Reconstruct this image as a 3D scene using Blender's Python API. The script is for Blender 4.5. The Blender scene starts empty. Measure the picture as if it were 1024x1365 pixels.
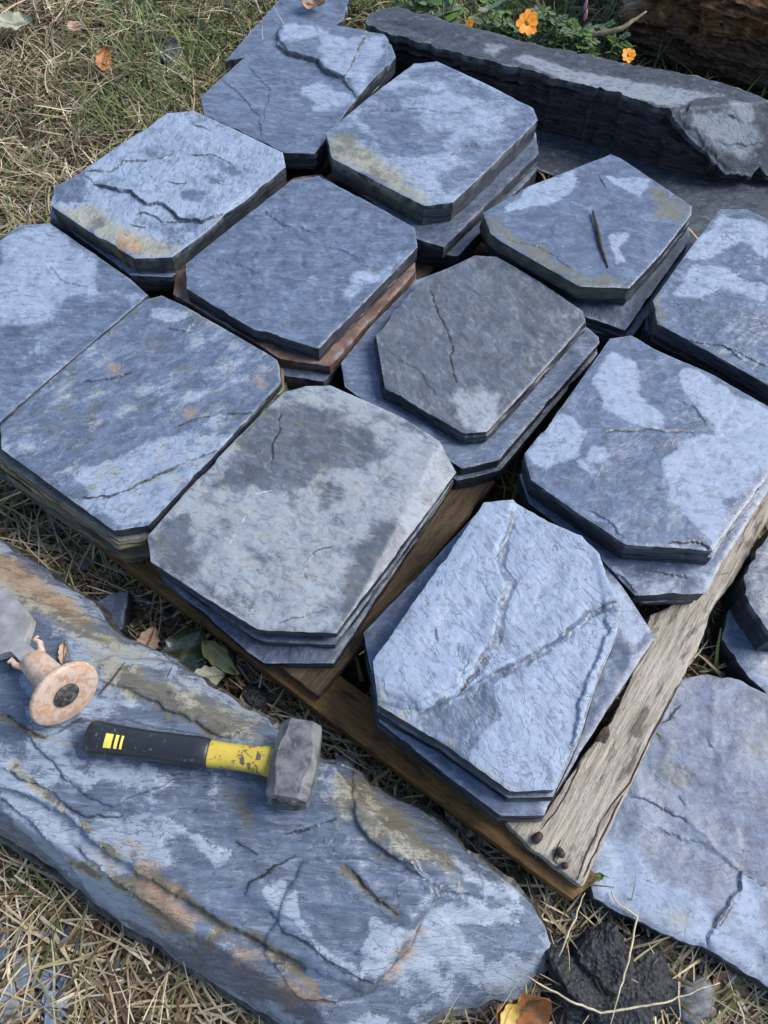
import bpy, bmesh, math, random
import numpy as np
from mathutils import Vector, Matrix, geometry
R = math.radians
rng = np.random.default_rng(7); random.seed(7)
S = bpy.context.scene
COL = S.collection

# ------------------------------------------------------------------ camera
CH, TH, RO, FPX = 1.15, R(29), R(3), 1025.0
cam = bpy.data.cameras.new('camera'); co = bpy.data.objects.new('camera', cam); COL.objects.link(co)
cam.sensor_fit = 'VERTICAL'; cam.sensor_height = 36.0; cam.lens = FPX/1365*36; cam.clip_start = .02; cam.clip_end = 500
co.matrix_world = Matrix.Translation((0, 0, CH)) @ Matrix.Rotation(TH, 4, 'X') @ Matrix.Rotation(RO, 4, 'Z')
S.camera = co
# ------------------------------------------------------------------ sky, sun, exposure
SUN_AZ, SUN_EL = R(14), R(46)          # azimuth counted from +x towards +y
w = bpy.data.worlds.new('World'); S.world = w; w.use_nodes = True
nt = w.node_tree; bg = nt.nodes['Background']
sk = nt.nodes.new('ShaderNodeTexSky'); sk.sky_type = 'NISHITA'; sk.sun_disc = False
sk.sun_elevation = SUN_EL; sk.sun_rotation = math.pi/2-SUN_AZ
sk.air_density = 1.0; sk.dust_density = 1.0; sk.ozone_density = 1.0
nt.links.new(sk.outputs[0], bg.inputs[0]); bg.inputs[1].default_value = .10
sl = bpy.data.lights.new('sun', 'SUN'); sl.energy = 1.9; sl.angle = R(34); sl.color = (1, .96, .90)
so = bpy.data.objects.new('sun', sl); COL.objects.link(so)
sd = Vector((math.cos(SUN_AZ)*math.cos(SUN_EL), math.sin(SUN_AZ)*math.cos(SUN_EL), math.sin(SUN_EL)))
so.rotation_euler = sd.to_track_quat('Z', 'Y').to_euler(); so.location = sd*6
S.view_settings.view_transform = 'Standard'; S.view_settings.look = 'None'
S.view_settings.exposure = 1.12; S.view_settings.gamma = 1; S.view_settings.use_curve_mapping = False

# ------------------------------------------------------------------ pixels to points (1024 x 1365 photograph)
def W(px, py, z):
    d = Vector((px-512, -(py-682.5), -FPX)); d.rotate(Matrix.Rotation(RO, 3, 'Z')); d.rotate(Matrix.Rotation(TH, 3, 'X'))
    t = (z-CH)/d.z
    return np.array((d.x*t, d.y*t, z))
def zoom(s, ox, oy):
    return lambda *p: [(x/s+ox, y/s+oy) for x, y in p]
Z1=zoom(2,0,0); Z2=zoom(1.641,400,0); Z3=zoom(2.2756,0,280); Z4=zoom(2.048,350,300); Z5=zoom(2.276,640,260)
Z6=zoom(1.862,150,500); Z7=zoom(1.6954,420,640); Z8=zoom(2.2756,0,680); Y1=zoom(2.56,0,1000); Y2=zoom(2.381,350,1000)
Y3=zoom(2.936,680,900); Y5=zoom(2.438,480,0); Y6=zoom(3.879,760,0); Y7=zoom(3.012,60,140); Y8=zoom(3.413,0,580); PX=zoom(1,0,0)

# ------------------------------------------------------------------ noise
def _h(ix, iy, seed):
    n = (ix.astype(np.int64)*374761393 + iy.astype(np.int64)*668265263 + seed*1442695041) & 0xffffffff
    n = ((n ^ (n >> 13))*1274126177) & 0xffffffff
    return ((n ^ (n >> 16)) & 0xffff)/65535.0
def noise(x, y, seed=0):
    x = np.asarray(x, float); y = np.asarray(y, float)
    ix, iy = np.floor(x), np.floor(y); fx, fy = x-ix, y-iy
    def g(a, b):
        an = _h(ix+a, iy+b, seed)*2*math.pi
        return np.cos(an)*(fx-a)+np.sin(an)*(fy-b)
    u = fx*fx*fx*(fx*(fx*6-15)+10); v = fy*fy*fy*(fy*(fy*6-15)+10)
    return ((g(0,0)*(1-u)+g(1,0)*u)*(1-v)+(g(0,1)*(1-u)+g(1,1)*u)*v)*1.5
def fbm(x, y, seed=0, o=5, gain=.5):
    t = 0; a = 1
    for i in range(o):
        t = t+a*noise(x*2**i, y*2**i, seed+i*17); a *= gain
    return t
def terrace(v, n, sharp=.75):
    k = np.floor(v*n); f = v*n-k
    f = np.clip((f-sharp)/(1-sharp), 0, 1); f = f*f*(3-2*f)
    return (k+f)/n

# ------------------------------------------------------------------ 2-D helpers
def resample(p, step, closed):
    p = np.asarray(p, float); q = np.vstack([p, p[:1]]) if closed else p
    L = np.linalg.norm(np.diff(q, axis=0), axis=1); out = []
    for i in range(len(L)):
        n = max(1, int(round(L[i]/step)))
        out += [q[i]+(q[i+1]-q[i])*k/n for k in range(n)]
    if not closed: out.append(q[-1])
    return np.array(out)
def segdist(P, poly, closed=False):
    """distance and signed side (+ left) from points to polyline"""
    q = np.vstack([poly, poly[:1]]) if closed else np.asarray(poly)
    best = np.full(len(P), 1e9); side = np.zeros(len(P))
    for a, b in zip(q[:-1], q[1:]):
        d = b-a; l2 = d@d
        if l2 < 1e-14: continue
        r = P-a; t = np.clip((r@d)/l2, 0, 1)
        e = r-t[:, None]*d; dd = np.hypot(e[:, 0], e[:, 1])
        m = dd < best; best[m] = dd[m]; side[m] = np.sign(d[0]*r[m, 1]-d[1]*r[m, 0])
    return best, side
def inside(P, poly):
    x, y = P[:, 0], P[:, 1]; c = np.zeros(len(P), bool)
    q = np.asarray(poly); j = len(q)-1
    for i in range(len(q)):
        xi, yi = q[i]; xj, yj = q[j]
        if yi != yj:
            m = ((yi > y) != (yj > y)) & (x < (xj-xi)*(y-yi)/(yj-yi)+xi); c ^= m
        j = i
    return c
def sdist(P, poly):
    d, _ = segdist(P, poly, True)
    return np.where(inside(P, poly), d, -d)
def normals2(p):
    t = np.roll(p, -1, 0)-np.roll(p, 1, 0); n = np.stack([t[:, 1], -t[:, 0]], 1)
    a = np.sum(p[:, 0]*np.roll(p[:, 1], -1)-np.roll(p[:, 0], -1)*p[:, 1])
    n /= np.linalg.norm(n, axis=1)[:, None]+1e-12
    return n if a > 0 else -n

# ------------------------------------------------------------------ object helpers
def tag(o, label=None, cat=None, group=None, kind=None):
    if label: o['label'] = label
    if cat: o['category'] = cat
    if group: o['group'] = group
    if kind: o['kind'] = kind
    return o
def empty(name, loc):
    o = bpy.data.objects.new(name, None); COL.objects.link(o); o.location = loc; o.empty_display_size = .02
    return o
def mesh_obj(name, V, F, mat, parent=None, smooth=True, loc=None, attrs=None):
    me = bpy.data.meshes.new(name); me.from_pydata([tuple(map(float, v)) for v in V], [], [tuple(map(int, f)) for f in F])
    if smooth: me.polygons.foreach_set('use_smooth', [True]*len(me.polygons))
    for k, a in (attrs or {}).items():
        a = np.asarray(a, np.float32)
        if a.ndim == 2:
            at = me.attributes.new(k, 'FLOAT_COLOR', 'POINT'); at.data.foreach_set('color', np.c_[a, np.ones(len(a))].astype(np.float32).ravel())
        else:
            at = me.attributes.new(k, 'FLOAT', 'POINT'); at.data.foreach_set('value', a)
    if mat: me.materials.append(mat)
    o = bpy.data.objects.new(name, me); COL.objects.link(o)
    if parent: o.parent = parent
    if loc is not None: o.location = loc
    return o

# ------------------------------------------------------------------ materials
class N:
    def __init__(s, name):
        s.m = bpy.data.materials.new(name); s.m.use_nodes = True; s.t = s.m.node_tree
        s.b = s.t.nodes['Principled BSDF']
    def n(s, ty, **k):
        x = s.t.nodes.new('ShaderNode'+ty)
        for a, v in k.items(): setattr(x, a, v)
        return x
    def l(s, a, b): s.t.links.new(a, b)
    def put(s, sock, v):
        if v is None: return
        if isinstance(v, bpy.types.NodeSocket): s.l(v, sock)
        else: sock.default_value = v if not (isinstance(v, tuple) and len(v) == 3 and sock.type == 'RGBA') else (*v, 1)
    def attr(s, name): return s.n('Attribute', attribute_name=name).outputs['Fac']
    def attrc(s, name): return s.n('Attribute', attribute_name=name).outputs['Color']
    def math(s, op, a, b=None, c=None):
        x = s.n('Math', operation=op)
        for i, v in enumerate((a, b, c)):
            if v is not None: s.put(x.inputs[i], v)
        return x.outputs[0]
    def ss(s, v, a, b):
        x = s.n('MapRange', interpolation_type='SMOOTHSTEP'); s.put(x.inputs[0], v); x.inputs[1].default_value = a; x.inputs[2].default_value = b
        return x.outputs[0]
    def mix(s, f, a, b, mode='MIX'):
        x = s.n('Mix', data_type='RGBA', blend_type=mode); s.put(x.inputs[0], f); s.put(x.inputs[6], a); s.put(x.inputs[7], b)
        return x.outputs[2]
    def lerp(s, f, a, b):
        x = s.n('Mix', data_type='FLOAT'); s.put(x.inputs[0], f); s.put(x.inputs[2], a); s.put(x.inputs[3], b)
        return x.outputs[0]
    def coord(s, scale=(1, 1, 1), rot=(0, 0, 0), rand=True, spin=False):
        c = s.n('TexCoord').outputs['Object']
        if spin:
            vr = s.n('VectorRotate', rotation_type='Z_AXIS'); s.l(c, vr.inputs['Vector']); s.l(s.math('MULTIPLY', s.n('ObjectInfo').outputs['Random'], 6.28), vr.inputs['Angle']); c = vr.outputs[0]
        m = s.n('Mapping'); s.l(c, m.inputs[0]); m.inputs['Scale'].default_value = scale; m.inputs['Rotation'].default_value = rot
        if not rand: return m.outputs[0]
        oi = s.n('ObjectInfo').outputs['Random']; v = s.n('VectorMath', operation='ADD'); s.l(m.outputs[0], v.inputs[0])
        s.l(s.math('MULTIPLY', oi, 37.0), v.inputs[1]); return v.outputs[0]
    def noise(s, vec, scale, detail=6, rough=.55, dist=0., ridged=False):
        x = s.n('TexNoise'); s.l(vec, x.inputs['Vector']); x.inputs['Scale'].default_value = scale; x.inputs['Detail'].default_value = detail
        x.inputs['Roughness'].default_value = rough; x.inputs['Distortion'].default_value = dist
        if ridged: x.noise_type = 'RIDGED_MULTIFRACTAL'
        return x.outputs[0]
    def bump(s, h, strength, dist, nrm=None):
        x = s.n('Bump'); s.put(x.inputs['Strength'], strength); x.inputs['Distance'].default_value = dist; s.l(h, x.inputs['Height'])
        if nrm: s.l(nrm, x.inputs['Normal'])
        return x.outputs[0]
    def out(s, col, rough, nrm=None, spec=None):
        s.put(s.b.inputs['Base Color'], col); s.put(s.b.inputs['Roughness'], rough)
        if nrm: s.l(nrm, s.b.inputs['Normal'])
        if spec is not None: s.b.inputs['Specular IOR Level'].default_value = spec
        return s.m

def slate_mat(name, dry=(.262,.325,.43), wet=(.102,.134,.198), side=(.034,.040,.051), olive=(.16,.15,.09), rust=(.25,.16,.08),  # side: low default, the shade of the side faces put into the colour
              rip=0., ripscale=(1, 1.8, 1), ripamt=1., clefts=1., dryrough=.55, wetrough=.33, spread=1., soft=.3, hair=1., spec=.5):
    k = N(name); c = k.coord(); cr = k.coord(scale=ripscale, rot=(0, 0, rip), spin=rip == 0.)
    sidem = k.attr('side')
    big = k.noise(cr, 7, 8, .6, .5); mid = k.noise(c, 38, 7, .62, .4); fine = k.noise(c, 330, 5, .6)
    rip1 = k.noise(cr, 26, 7, .6, .8); grain = k.noise(cr, 150, 4, .6, .3)
    # dry or wet film on the stone: crisp wandering borders
    d = k.math('ADD', k.attr('dry'), k.math('MULTIPLY', k.math('SUBTRACT', k.math('ADD', k.math('MULTIPLY', big, .6), k.math('MULTIPLY', mid, .4)), .5), 2.6*spread))
    d = k.math('ADD', d, k.math('MULTIPLY', k.math('SUBTRACT', fine, .5), .35))
    dm = k.ss(d, -soft, soft*1.1)
    cd = k.mix(k.ss(mid, .3, .7), tuple(v*.86 for v in dry), tuple(v*1.06 for v in dry))
    cd = k.mix(k.math('MULTIPLY', k.ss(rip1, .4, .75), .5), cd, tuple(v*1.18 for v in dry))
    cw = k.mix(k.ss(rip1, .3, .7), tuple(v*.8 for v in wet), tuple(v*1.35 for v in wet))
    col = k.mix(dm, cw, cd)
    wr = k.noise(cr, 48, 6, .62, 1.1)
    col = k.mix(k.math('MULTIPLY', k.ss(wr, .50, .36), .42), col, tuple(v*.55 for v in wet))
    col = k.mix(k.math('MULTIPLY', k.ss(wr, .54, .68), .30), col, tuple(min(1, v*1.22) for v in dry))
    # mineral stains
    col = k.mix(k.math('MULTIPLY', k.ss(k.math('ADD', k.attr('olive'), k.math('MULTIPLY', k.math('SUBTRACT', mid, .5), 1.6)), .25, .85), .75), col,
                k.mix(dm, olive, tuple(v*1.7+.04 for v in olive)))
    col = k.mix(k.math('MULTIPLY', k.ss(k.math('ADD', k.attr('rust'), k.math('MULTIPLY', k.math('SUBTRACT', rip1, .5), 1.5)), .3, .8), .85), col,
                k.mix(k.ss(mid, .35, .65), rust, tuple(min(1, v*1.6+.04) for v in rust)))
    # pale mineral veins and grain
    vein = k.ss(k.noise(cr, 11, 8, .7, 1.6, True), 1.25, 1.9)
    col = k.mix(k.math('MULTIPLY', vein, .22), col, (.42, .43, .45))
    col = k.mix(k.math('MULTIPLY', k.ss(fine, .58, .74), .16), col, (.38, .39, .40))
    col = k.mix(k.math('MULTIPLY', k.ss(fine, .44, .3), .3), col, (.03, .03, .035))
    sn = k.math('MULTIPLY', k.noise(cr, 9, 6, .58, .8), 12.0); fl = k.math('FLOOR', sn); fr0 = k.math('FRACT', sn)
    rim = k.math('MULTIPLY', k.math('MULTIPLY', k.ss(fr0, .80, .92), k.ss(fr0, 1.0, .95)), k.ss(mid, .48, .62))
    col = k.mix(k.math('MULTIPLY', rim, .55*clefts), col, (.03, .032, .038))
    vo = k.n('TexVoronoi', feature='DISTANCE_TO_EDGE'); vo.inputs['Scale'].default_value = 15.
    wv = k.n('VectorMath', operation='ADD'); k.l(cr, wv.inputs[0]); wn = k.n('TexNoise'); k.l(c, wn.inputs['Vector']); wn.inputs['Scale'].default_value = 22; wn.inputs['Detail'].default_value = 6
    ws = k.n('VectorMath', operation='SCALE'); k.l(wn.outputs['Color'], ws.inputs[0]); ws.inputs['Scale'].default_value = .16; k.l(ws.outputs[0], wv.inputs[1]); k.l(wv.outputs[0], vo.inputs['Vector'])
    hl = k.math('MULTIPLY', k.ss(vo.outputs['Distance'], .022, .004), k.ss(k.noise(c, 24, 4, .6, .3), .54, .64))
    col = k.mix(k.math('MULTIPLY', hl, .6*hair), col, (.028, .028, .032))
    # sawn or riven sides
    lay = k.noise(k.coord(scale=(1, 1, 9)), 22, 6, .65, .2)
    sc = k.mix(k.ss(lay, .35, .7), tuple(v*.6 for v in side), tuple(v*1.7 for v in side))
    sc = k.mix(k.math('MULTIPLY', k.ss(k.math('ADD', k.attr('rust'), k.math('SUBTRACT', mid, .5)), .35, .75), .8), sc, rust)
    sc = k.mix(k.math('MULTIPLY', k.ss(k.math('ADD', k.attr('olive'), k.math('SUBTRACT', mid, .5)), .3, .8), .7), sc, olive)
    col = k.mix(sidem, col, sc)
    col = k.mix(k.math('MULTIPLY', k.math('MULTIPLY', k.attr('rim'), k.ss(mid, .42, .62)), .55), col, (.34, .37, .40))
    ck = k.attr('crack')
    col = k.mix(k.math('MULTIPLY', k.ss(ck, .15, .8), .85), col, (.022, .02, .018))
    col = k.mix(k.math('MULTIPLY', k.ss(k.math('ADD', k.math('MULTIPLY', ck, -1.), k.math('MULTIPLY', k.math('SUBTRACT', grain, .5), 1.5)), .3, .8), .7), col, (.62, .64, .66))
    ro = k.math('ADD', k.lerp(dm, wetrough, dryrough), k.math('MULTIPLY', k.math('SUBTRACT', rip1, .5), .25))
    ro = k.lerp(sidem, ro, .42)
    # relief: stepped cleavage layers, ripples, grain
    fr = k.ss(fr0, .86, .99)
    step = k.math('DIVIDE', k.math('ADD', fl, fr), 12.0)
    top = k.math('SUBTRACT', 1.0, sidem)
    b = k.bump(step, k.math('MULTIPLY', top, .6*clefts), .012)
    b = k.bump(rip1, k.math('MULTIPLY', top, .11*ripamt), .006, b); b = k.bump(hl, k.math('MULTIPLY', top, -.35*hair), .004, b); b = k.bump(wr, k.math('MULTIPLY', top, .28*ripamt), .005, b)
    b = k.bump(grain, k.lerp(sidem, .16, .0), .0015, b)
    b = k.bump(lay, k.math('MULTIPLY', sidem, .3), .003, b)
    k.l(k.lerp(sidem, spec, spec*.7), k.b.inputs['Specular IOR Level'])
    return k.out(col, ro, b)

M_std = slate_mat('slate_riven', soft=.18, spread=.9)
M_smooth = slate_mat('slate_smooth', ripamt=.45, clefts=.4, rip=.6, ripscale=(1, 1.6, 1), soft=.16, spread=.9)
M_flat = slate_mat('slate_flat', wet=(.112,.142,.205), ripamt=.5, clefts=.5, rip=.9, ripscale=(1, 1.7, 1), soft=.45, spread=.9, wetrough=.45)
M_rip = slate_mat('slate_rippled', rip=R(-28), ripscale=(.8, 2.2, 1), ripamt=1.3, clefts=.8)
M_soft = slate_mat('slate_mottled', dry=(.265,.30,.34), wet=(.088,.104,.130), ripamt=.5, clefts=.4, spread=2.0, soft=.4, wetrough=.42)
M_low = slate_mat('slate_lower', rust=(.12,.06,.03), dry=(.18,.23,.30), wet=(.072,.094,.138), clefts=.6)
M_dark = slate_mat('slate_dark_layered', dry=(.23,.26,.30), wet=(.05,.06,.078), side=(.052,.053,.056), clefts=.8, wetrough=.5, spec=.25, rip=R(-20))  # dark slate, wet tone darkened further for the shade on the lower slab
M_rust = slate_mat('slate_rusty_block', dry=(.20,.15,.11), wet=(.07,.045,.03), side=(.06,.037,.022), rust=(.34,.15,.055), spec=.3)
M_boul = slate_mat('slate_boulder', dry=(.27,.32,.395), wet=(.102,.13,.182), side=(.07,.068,.06), olive=(.15,.13,.075), rust=(.19,.125,.075), soft=.1, hair=1.3,
                   rip=R(38), ripscale=(.6, 2.6, 1), ripamt=1.0, clefts=1.1, spread=1.0, wetrough=.22)

# ------------------------------------------------------------------ slate slabs
def plane3(pts):
    a, b, c = [W(*p) for p in pts]; n = np.cross(b-a, c-a); n = n/n[2]
    return lambda x, y: a[2]-(n[0]*(x-a[0])+n[1]*(y-a[1]))
def slab(name, outline, z, t, mat, label=None, cat='paver', group=None, res=.0032, cleft=.0011, cfreq=10., stretch=(1., 1.), rot=0., base=0.,
         dry=(), wet=(), olive=(), rust=(), ledges=(), cracks=(), scratches=(), facets=(), tilt=(0, 0), sheets=0, rough=.0005, flare=0., layer=.0006,
         rows=5, olive0=0., rust0=0., zbot=None, seed=None, rough_f=60, bulge=0., parent=None, swells=(), seams=(), plateaus=(), chips_=.0018, round_=0., ):
    seed = seed if seed is not None else abs(hash_(name+str(outline[0])+str(z))) % 9999
    c0 = np.mean([W(*p, z)[:2] for p in outline], axis=0)
    pl = [plane3(f) for f in facets]
    def basez(x, y):
        h = z+tilt[0]*(x-c0[0])+tilt[1]*(y-c0[1])
        for f in pl: h = np.minimum(h, f(x, y))
        return np.maximum(h, .012 if zbot is not None and zbot < 0 else -9)
    def proj(p):
        h = z
        for _ in range(14):
            v = W(*p, h); h = .5*h+.5*float(basez(v[0], v[1]))
        return W(*p, h)[:2]
    op = np.array([proj(p) for p in outline])
    area = np.sum(op[:, 0]*np.roll(op[:, 1], -1)-np.roll(op[:, 0], -1)*op[:, 1])
    if area < 0: op = op[::-1]
    ol = resample(op, res*1.25, True); nn = normals2(ol)
    nn = (nn+np.roll(nn, 1, 0)+np.roll(nn, -1, 0)); nn /= np.linalg.norm(nn, axis=1)[:, None]
    ol = ol+nn*(fbm(ol[:, 0]*rough_f, ol[:, 1]*rough_f, seed+5, 4)*rough)[:, None]
    al = np.r_[0, np.cumsum(np.linalg.norm(np.diff(ol, axis=0), axis=1))]
    bite = np.clip(fbm(al*14, al*0+2.2, seed+6, 3)-.42, 0, .5)*(1+.5*fbm(al*150, al*0, seed+2, 2))
    ol = ol-nn*(bite*chips_*3)[:, None]
    lo, hi = ol.min(0), ol.max(0)
    gx, gy = np.meshgrid(np.arange(lo[0], hi[0], res), np.arange(lo[1], hi[1], res*.866))
    gx = gx+(np.arange(gx.shape[0]) % 2)[:, None]*res*.5
    G = np.stack([gx.ravel(), gy.ravel()], 1)+rng.uniform(-.22, .22, (gx.size, 2))*res
    lines = []
    def mk(poly, kind, par):
        q = resample([proj(p) for p in poly], .0022, False)
        amp = .0032 if kind != 's' else .0004
        q = q+np.stack([fbm(q[:, 0]*42, q[:, 1]*42, seed+31, 4), fbm(q[:, 0]*42, q[:, 1]*42, seed+57, 4)], 1)*amp
        lines.append((q, kind, par)); return q
    for L in plateaus: mk(list(L[0])+[L[0][0]], 'p', L[1:])
    for L in ledges: mk(L[0], 'l', L[1:])
    for L in cracks: mk(L, 'c', ())
    for L in scratches: mk(L, 's', ())
    extra = []
    for q, kind, par in lines:
        tt = np.gradient(q, axis=0); m = np.stack([-tt[:, 1], tt[:, 0]], 1); m /= np.linalg.norm(m, axis=1)[:, None]+1e-9
        dd, _ = segdist(G, q); G = G[dd > .0021]
        extra += [q, q+m*.0011, q-m*.0011]
    if extra: G = np.vstack([G]+extra)
    db, _ = segdist(G, ol[::2], True)
    G = G[inside(G, ol) & (db > res*.55)]
    pts = np.vstack([ol, G]); n0 = len(ol)
    r = geometry.delaunay_2d_cdt([Vector(p) for p in pts], [(i, (i+1) % n0) for i in range(n0)], [], 1, 1e-5)
    P = np.array([tuple(v) for v in r[0]]); F = [list(f) for f in r[2]]
    x, y = P[:, 0], P[:, 1]
    edge, _ = segdist(P, ol[::2], True)
    H = basez(x, y)
    ca, sa = math.cos(rot), math.sin(rot); u = (x*ca+y*sa)*stretch[0]; v = (-x*sa+y*ca)*stretch[1]
    wv = fbm(u*cfreq*.6, v*cfreq*.6, seed+91, 3)*.35
    e1 = fbm(u*cfreq+wv, v*cfreq+wv, seed, 5, .55)
    ef = np.clip(edge/.014, .25, 1) if round_ == 0 else 1.
    H = H+(terrace(e1, 4, .9)*cleft*2.2+fbm(u*cfreq*6, v*cfreq*6, seed+3, 4)*cleft*.12)*ef
    for (poly, hh, ww) in swells:
        s_ = sdist(P, np.array([proj(p) for p in poly])); H = H+hh*np.clip(.5+s_/ww, 0, 1)**2*(3-2*np.clip(.5+s_/ww, 0, 1))
    crack = np.zeros(len(P))
    for q, kind, par in lines:
        d, s_ = segdist(P, q)
        if kind == 'p':
            ins_ = inside(P, q[:-1]); sg = np.where(ins_, d, -d); rw_ = par[2] if len(par) > 2 else .0024; tt_ = np.clip(.5+(sg+rw_*.35*fbm(x*30, y*30, seed+61, 3))/rw_, 0, 1)
            H = H+par[0]*tt_*tt_*(3-2*tt_)
            crack = np.maximum(crack, (par[1] if len(par) > 1 else .5)*np.exp(-((sg+.0009)/(.0007+.0011*np.clip(fbm(x*40, y*40, seed+8, 3)+.5, 0, 1)))**2))  # dark line at the plateau step: its shade put into the colour
        elif kind == 'l':
            h, wd = par[:2]; endf = np.clip(np.minimum(np.linalg.norm(P-q[0], axis=1), np.linalg.norm(P-q[-1], axis=1))/.012, 0, 1)
            H = H+h*np.exp(-d/wd)*np.where(s_ > 0, .5, -.5)*endf
            dk = par[2] if len(par) > 2 else .6
            crack = np.maximum(crack, min(1, dk*1.25)*np.exp(-(d/(.0006+.0014*np.clip(fbm(x*40, y*40, seed+8, 3)+.55, 0, 1)))**2)*np.clip(fbm(x*25, y*25, seed+18, 2)+1.05, 0, 1))  # dark ledge line: shade of the riser put into the colour
        elif kind == 'c':
            H = H-.0010*np.exp(-(d/.0009)**2); crack = np.maximum(crack, 1.15*np.exp(-(d/.0019)**2)*np.clip(fbm(x*50, y*50, seed+8, 3)*1.2+.9, 0, 1))
        else:
            crack = np.where(d < .0022, np.minimum(crack, -np.exp(-(d/.0010)**2)*np.clip(fbm(x*70, y*70, seed+18, 3)*2+.6, 0, 1)), crack)
    if bulge: H = H-bulge*np.exp(-edge/.02)
    if round_: H = H-round_*np.clip(1-edge/(round_*2.2), 0, 1)**2
    H = H-.0010*np.exp(-(edge/.0012)**2)
    va = np.full(len(P), float(base))
    va0 = terrace(e1, 4, .9)*.45
    for p in dry: va = np.maximum(va, np.clip(sdist(P, np.array([proj(q) for q in p]))/.022, -1, 1.1))
    for p in wet: va = np.minimum(va, np.clip(-sdist(P, np.array([proj(q) for q in p]))/.022, -1.1, 1))
    va = va+va0
    seam_d = [(segdist(P, resample([proj(p) for p in q], .004, False)+0)[0]-.005*fbm(x*38, y*38, seed+71, 4), wd*.45, (list(o_)+[1.])[0]) for q, wd, *o_ in seams]
    for d, wd, _ in seam_d: va = np.minimum(va, np.clip((d-wd)/.006, -1.1, 1))
    def stain(ps, b):
        a = np.full(len(P), float(b))
        for p in ps: a = np.maximum(a, np.clip(.5+sdist(P, np.array([proj(q) for q in p]))/.05, 0, 1))
        return a
    vo, vr = stain(olive, olive0), stain(rust, rust0)
    for d, wd, ow in seam_d: vo = np.maximum(vo, ow*np.clip(1.15-(d-wd)/.006, 0, 1.15)); H = H-.0025*ow*np.exp(-(d/(wd+.002))**2)
    # sides
    zb = (z-t) if zbot is None else zbot
    bidx = []                                    # boundary loop in order
    used = {}
    for i, orig in enumerate(r[3]):
        for oi in orig:
            if oi < n0: used[oi] = i
    bidx = [used[i] for i in range(n0) if i in used]
    B = P[bidx]; bz = H[bidx]; nb = normals2(B); nb = nb+np.roll(nb, 1, 0)+np.roll(nb, -1, 0); nb /= np.linalg.norm(nb, axis=1)[:, None]
    m = len(B); arc = np.r_[0, np.cumsum(np.linalg.norm(np.diff(B, axis=0), axis=1))]
    V = [np.c_[P, H]]; cnt = len(P); side_rows = []
    fr = [0, min(.06, .0012/max(t, .004))]+[(i+1)/rows for i in range(rows)]
    if sheets:
        cut = np.sort(np.r_[0, np.random.default_rng(seed).uniform(.02, .98, sheets-1), 1]); fr = [0]; offs = [np.zeros(m)]
        for k in range(sheets):
            o_ = layer*(1.5*((_h(np.array([k*1.]), np.array([3.]), seed)[0])-.5)*2+1.1*noise(arc*6, np.full(m, k*3.7), seed+k)+.6*fbm(arc*45, np.full(m, k*7.1), seed+k+40, 3))+flare*(k/sheets)
            if k == 0: o_ = np.minimum(o_, 0)*0
            o_ = np.maximum(o_, -.02); wob = .004*fbm(arc*10, arc*0+k*5.3, seed+9, 3)/max(.03, abs(z-zb))
            for e_ in (cut[k]+.004, cut[k+1]-.004): fr.append(np.clip(e_+wob*(0 if e_ < .02 or e_ > .98 else 1), 0, 1)); offs.append(o_)
    for k, f in enumerate(fr):
        if sheets:
            V.append(np.c_[B+nb*offs[k][:, None], bz+(zb-bz)*f]); side_rows.append(cnt); cnt += m; continue
        off = 0 if k == 0 else .0006+flare*f+(0 if k == 1 else layer*(1.6*noise(arc*(25 if layer < .004 else 5), np.full(m, k*3.7), seed+k)+(1.0 if layer < .004 else .5)*noise(arc*(90 if layer < .004 else 28), np.full(m, k*7.1), seed+k+40)+(.9 if layer < .004 else 1.5)*(((k*7919+seed) % 13)/13-.5)))
        if layer > .002 and 1 < k < len(fr)-1: f = f+.3/rows*fbm(arc*9, arc*0+k, seed+3)
        zz = bz+(zb-bz)*f
        V.append(np.c_[B+nb*np.reshape(off, (-1, 1)) if np.ndim(off) else B+nb*off, zz]); side_rows.append(cnt); cnt += m
    for a, b in zip(side_rows[:-1], side_rows[1:]):
        for i in range(m):
            j = (i+1) % m; F.append((a+i, b+i, b+j, a+j))
    F.append([side_rows[-1]+i for i in range(m)][::-1])
    V = np.vstack(V); nS = len(V)-len(P)
    cen = np.array([*op.mean(0), zb]); ex = np.tile(bidx, len(fr))
    # make sure the top faces look up
    f0 = F[0]; a_, b_, c_ = V[f0[0]], V[f0[1]], V[f0[2]]
    if np.cross(b_-a_, c_-a_)[2] < 0:
        nt_ = len(r[2]); F = [f[::-1] for f in F[:nt_]]+F[nt_:]
    o = mesh_obj(name, V-cen, F, mat, parent, True, cen, {
        'dry': np.r_[va, va[ex]*0-.3], 'olive': np.r_[vo, vo[ex]], 'rust': np.r_[vr, vr[ex]], 'crack': np.r_[crack, np.zeros(nS)],
        'side': np.r_[np.zeros(len(P)), np.ones(nS)], 'rim': np.r_[np.exp(-(edge/.0016)**2), np.r_[np.ones(2*m)*.8, np.zeros(nS-2*m)]]})
    if True:
        sm = np.ones(len(o.data.polygons), bool); sm[len(r[2]):] = False; o.data.polygons.foreach_set('use_smooth', sm)
    if parent is None: tag(o, label, cat, group)
    OUT.append(op)
    return o
def hash_(s):
    h = 5381
    for ch in s: h = (h*33+ord(ch)) & 0x7fffffff
    return h
OUT = []

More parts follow.
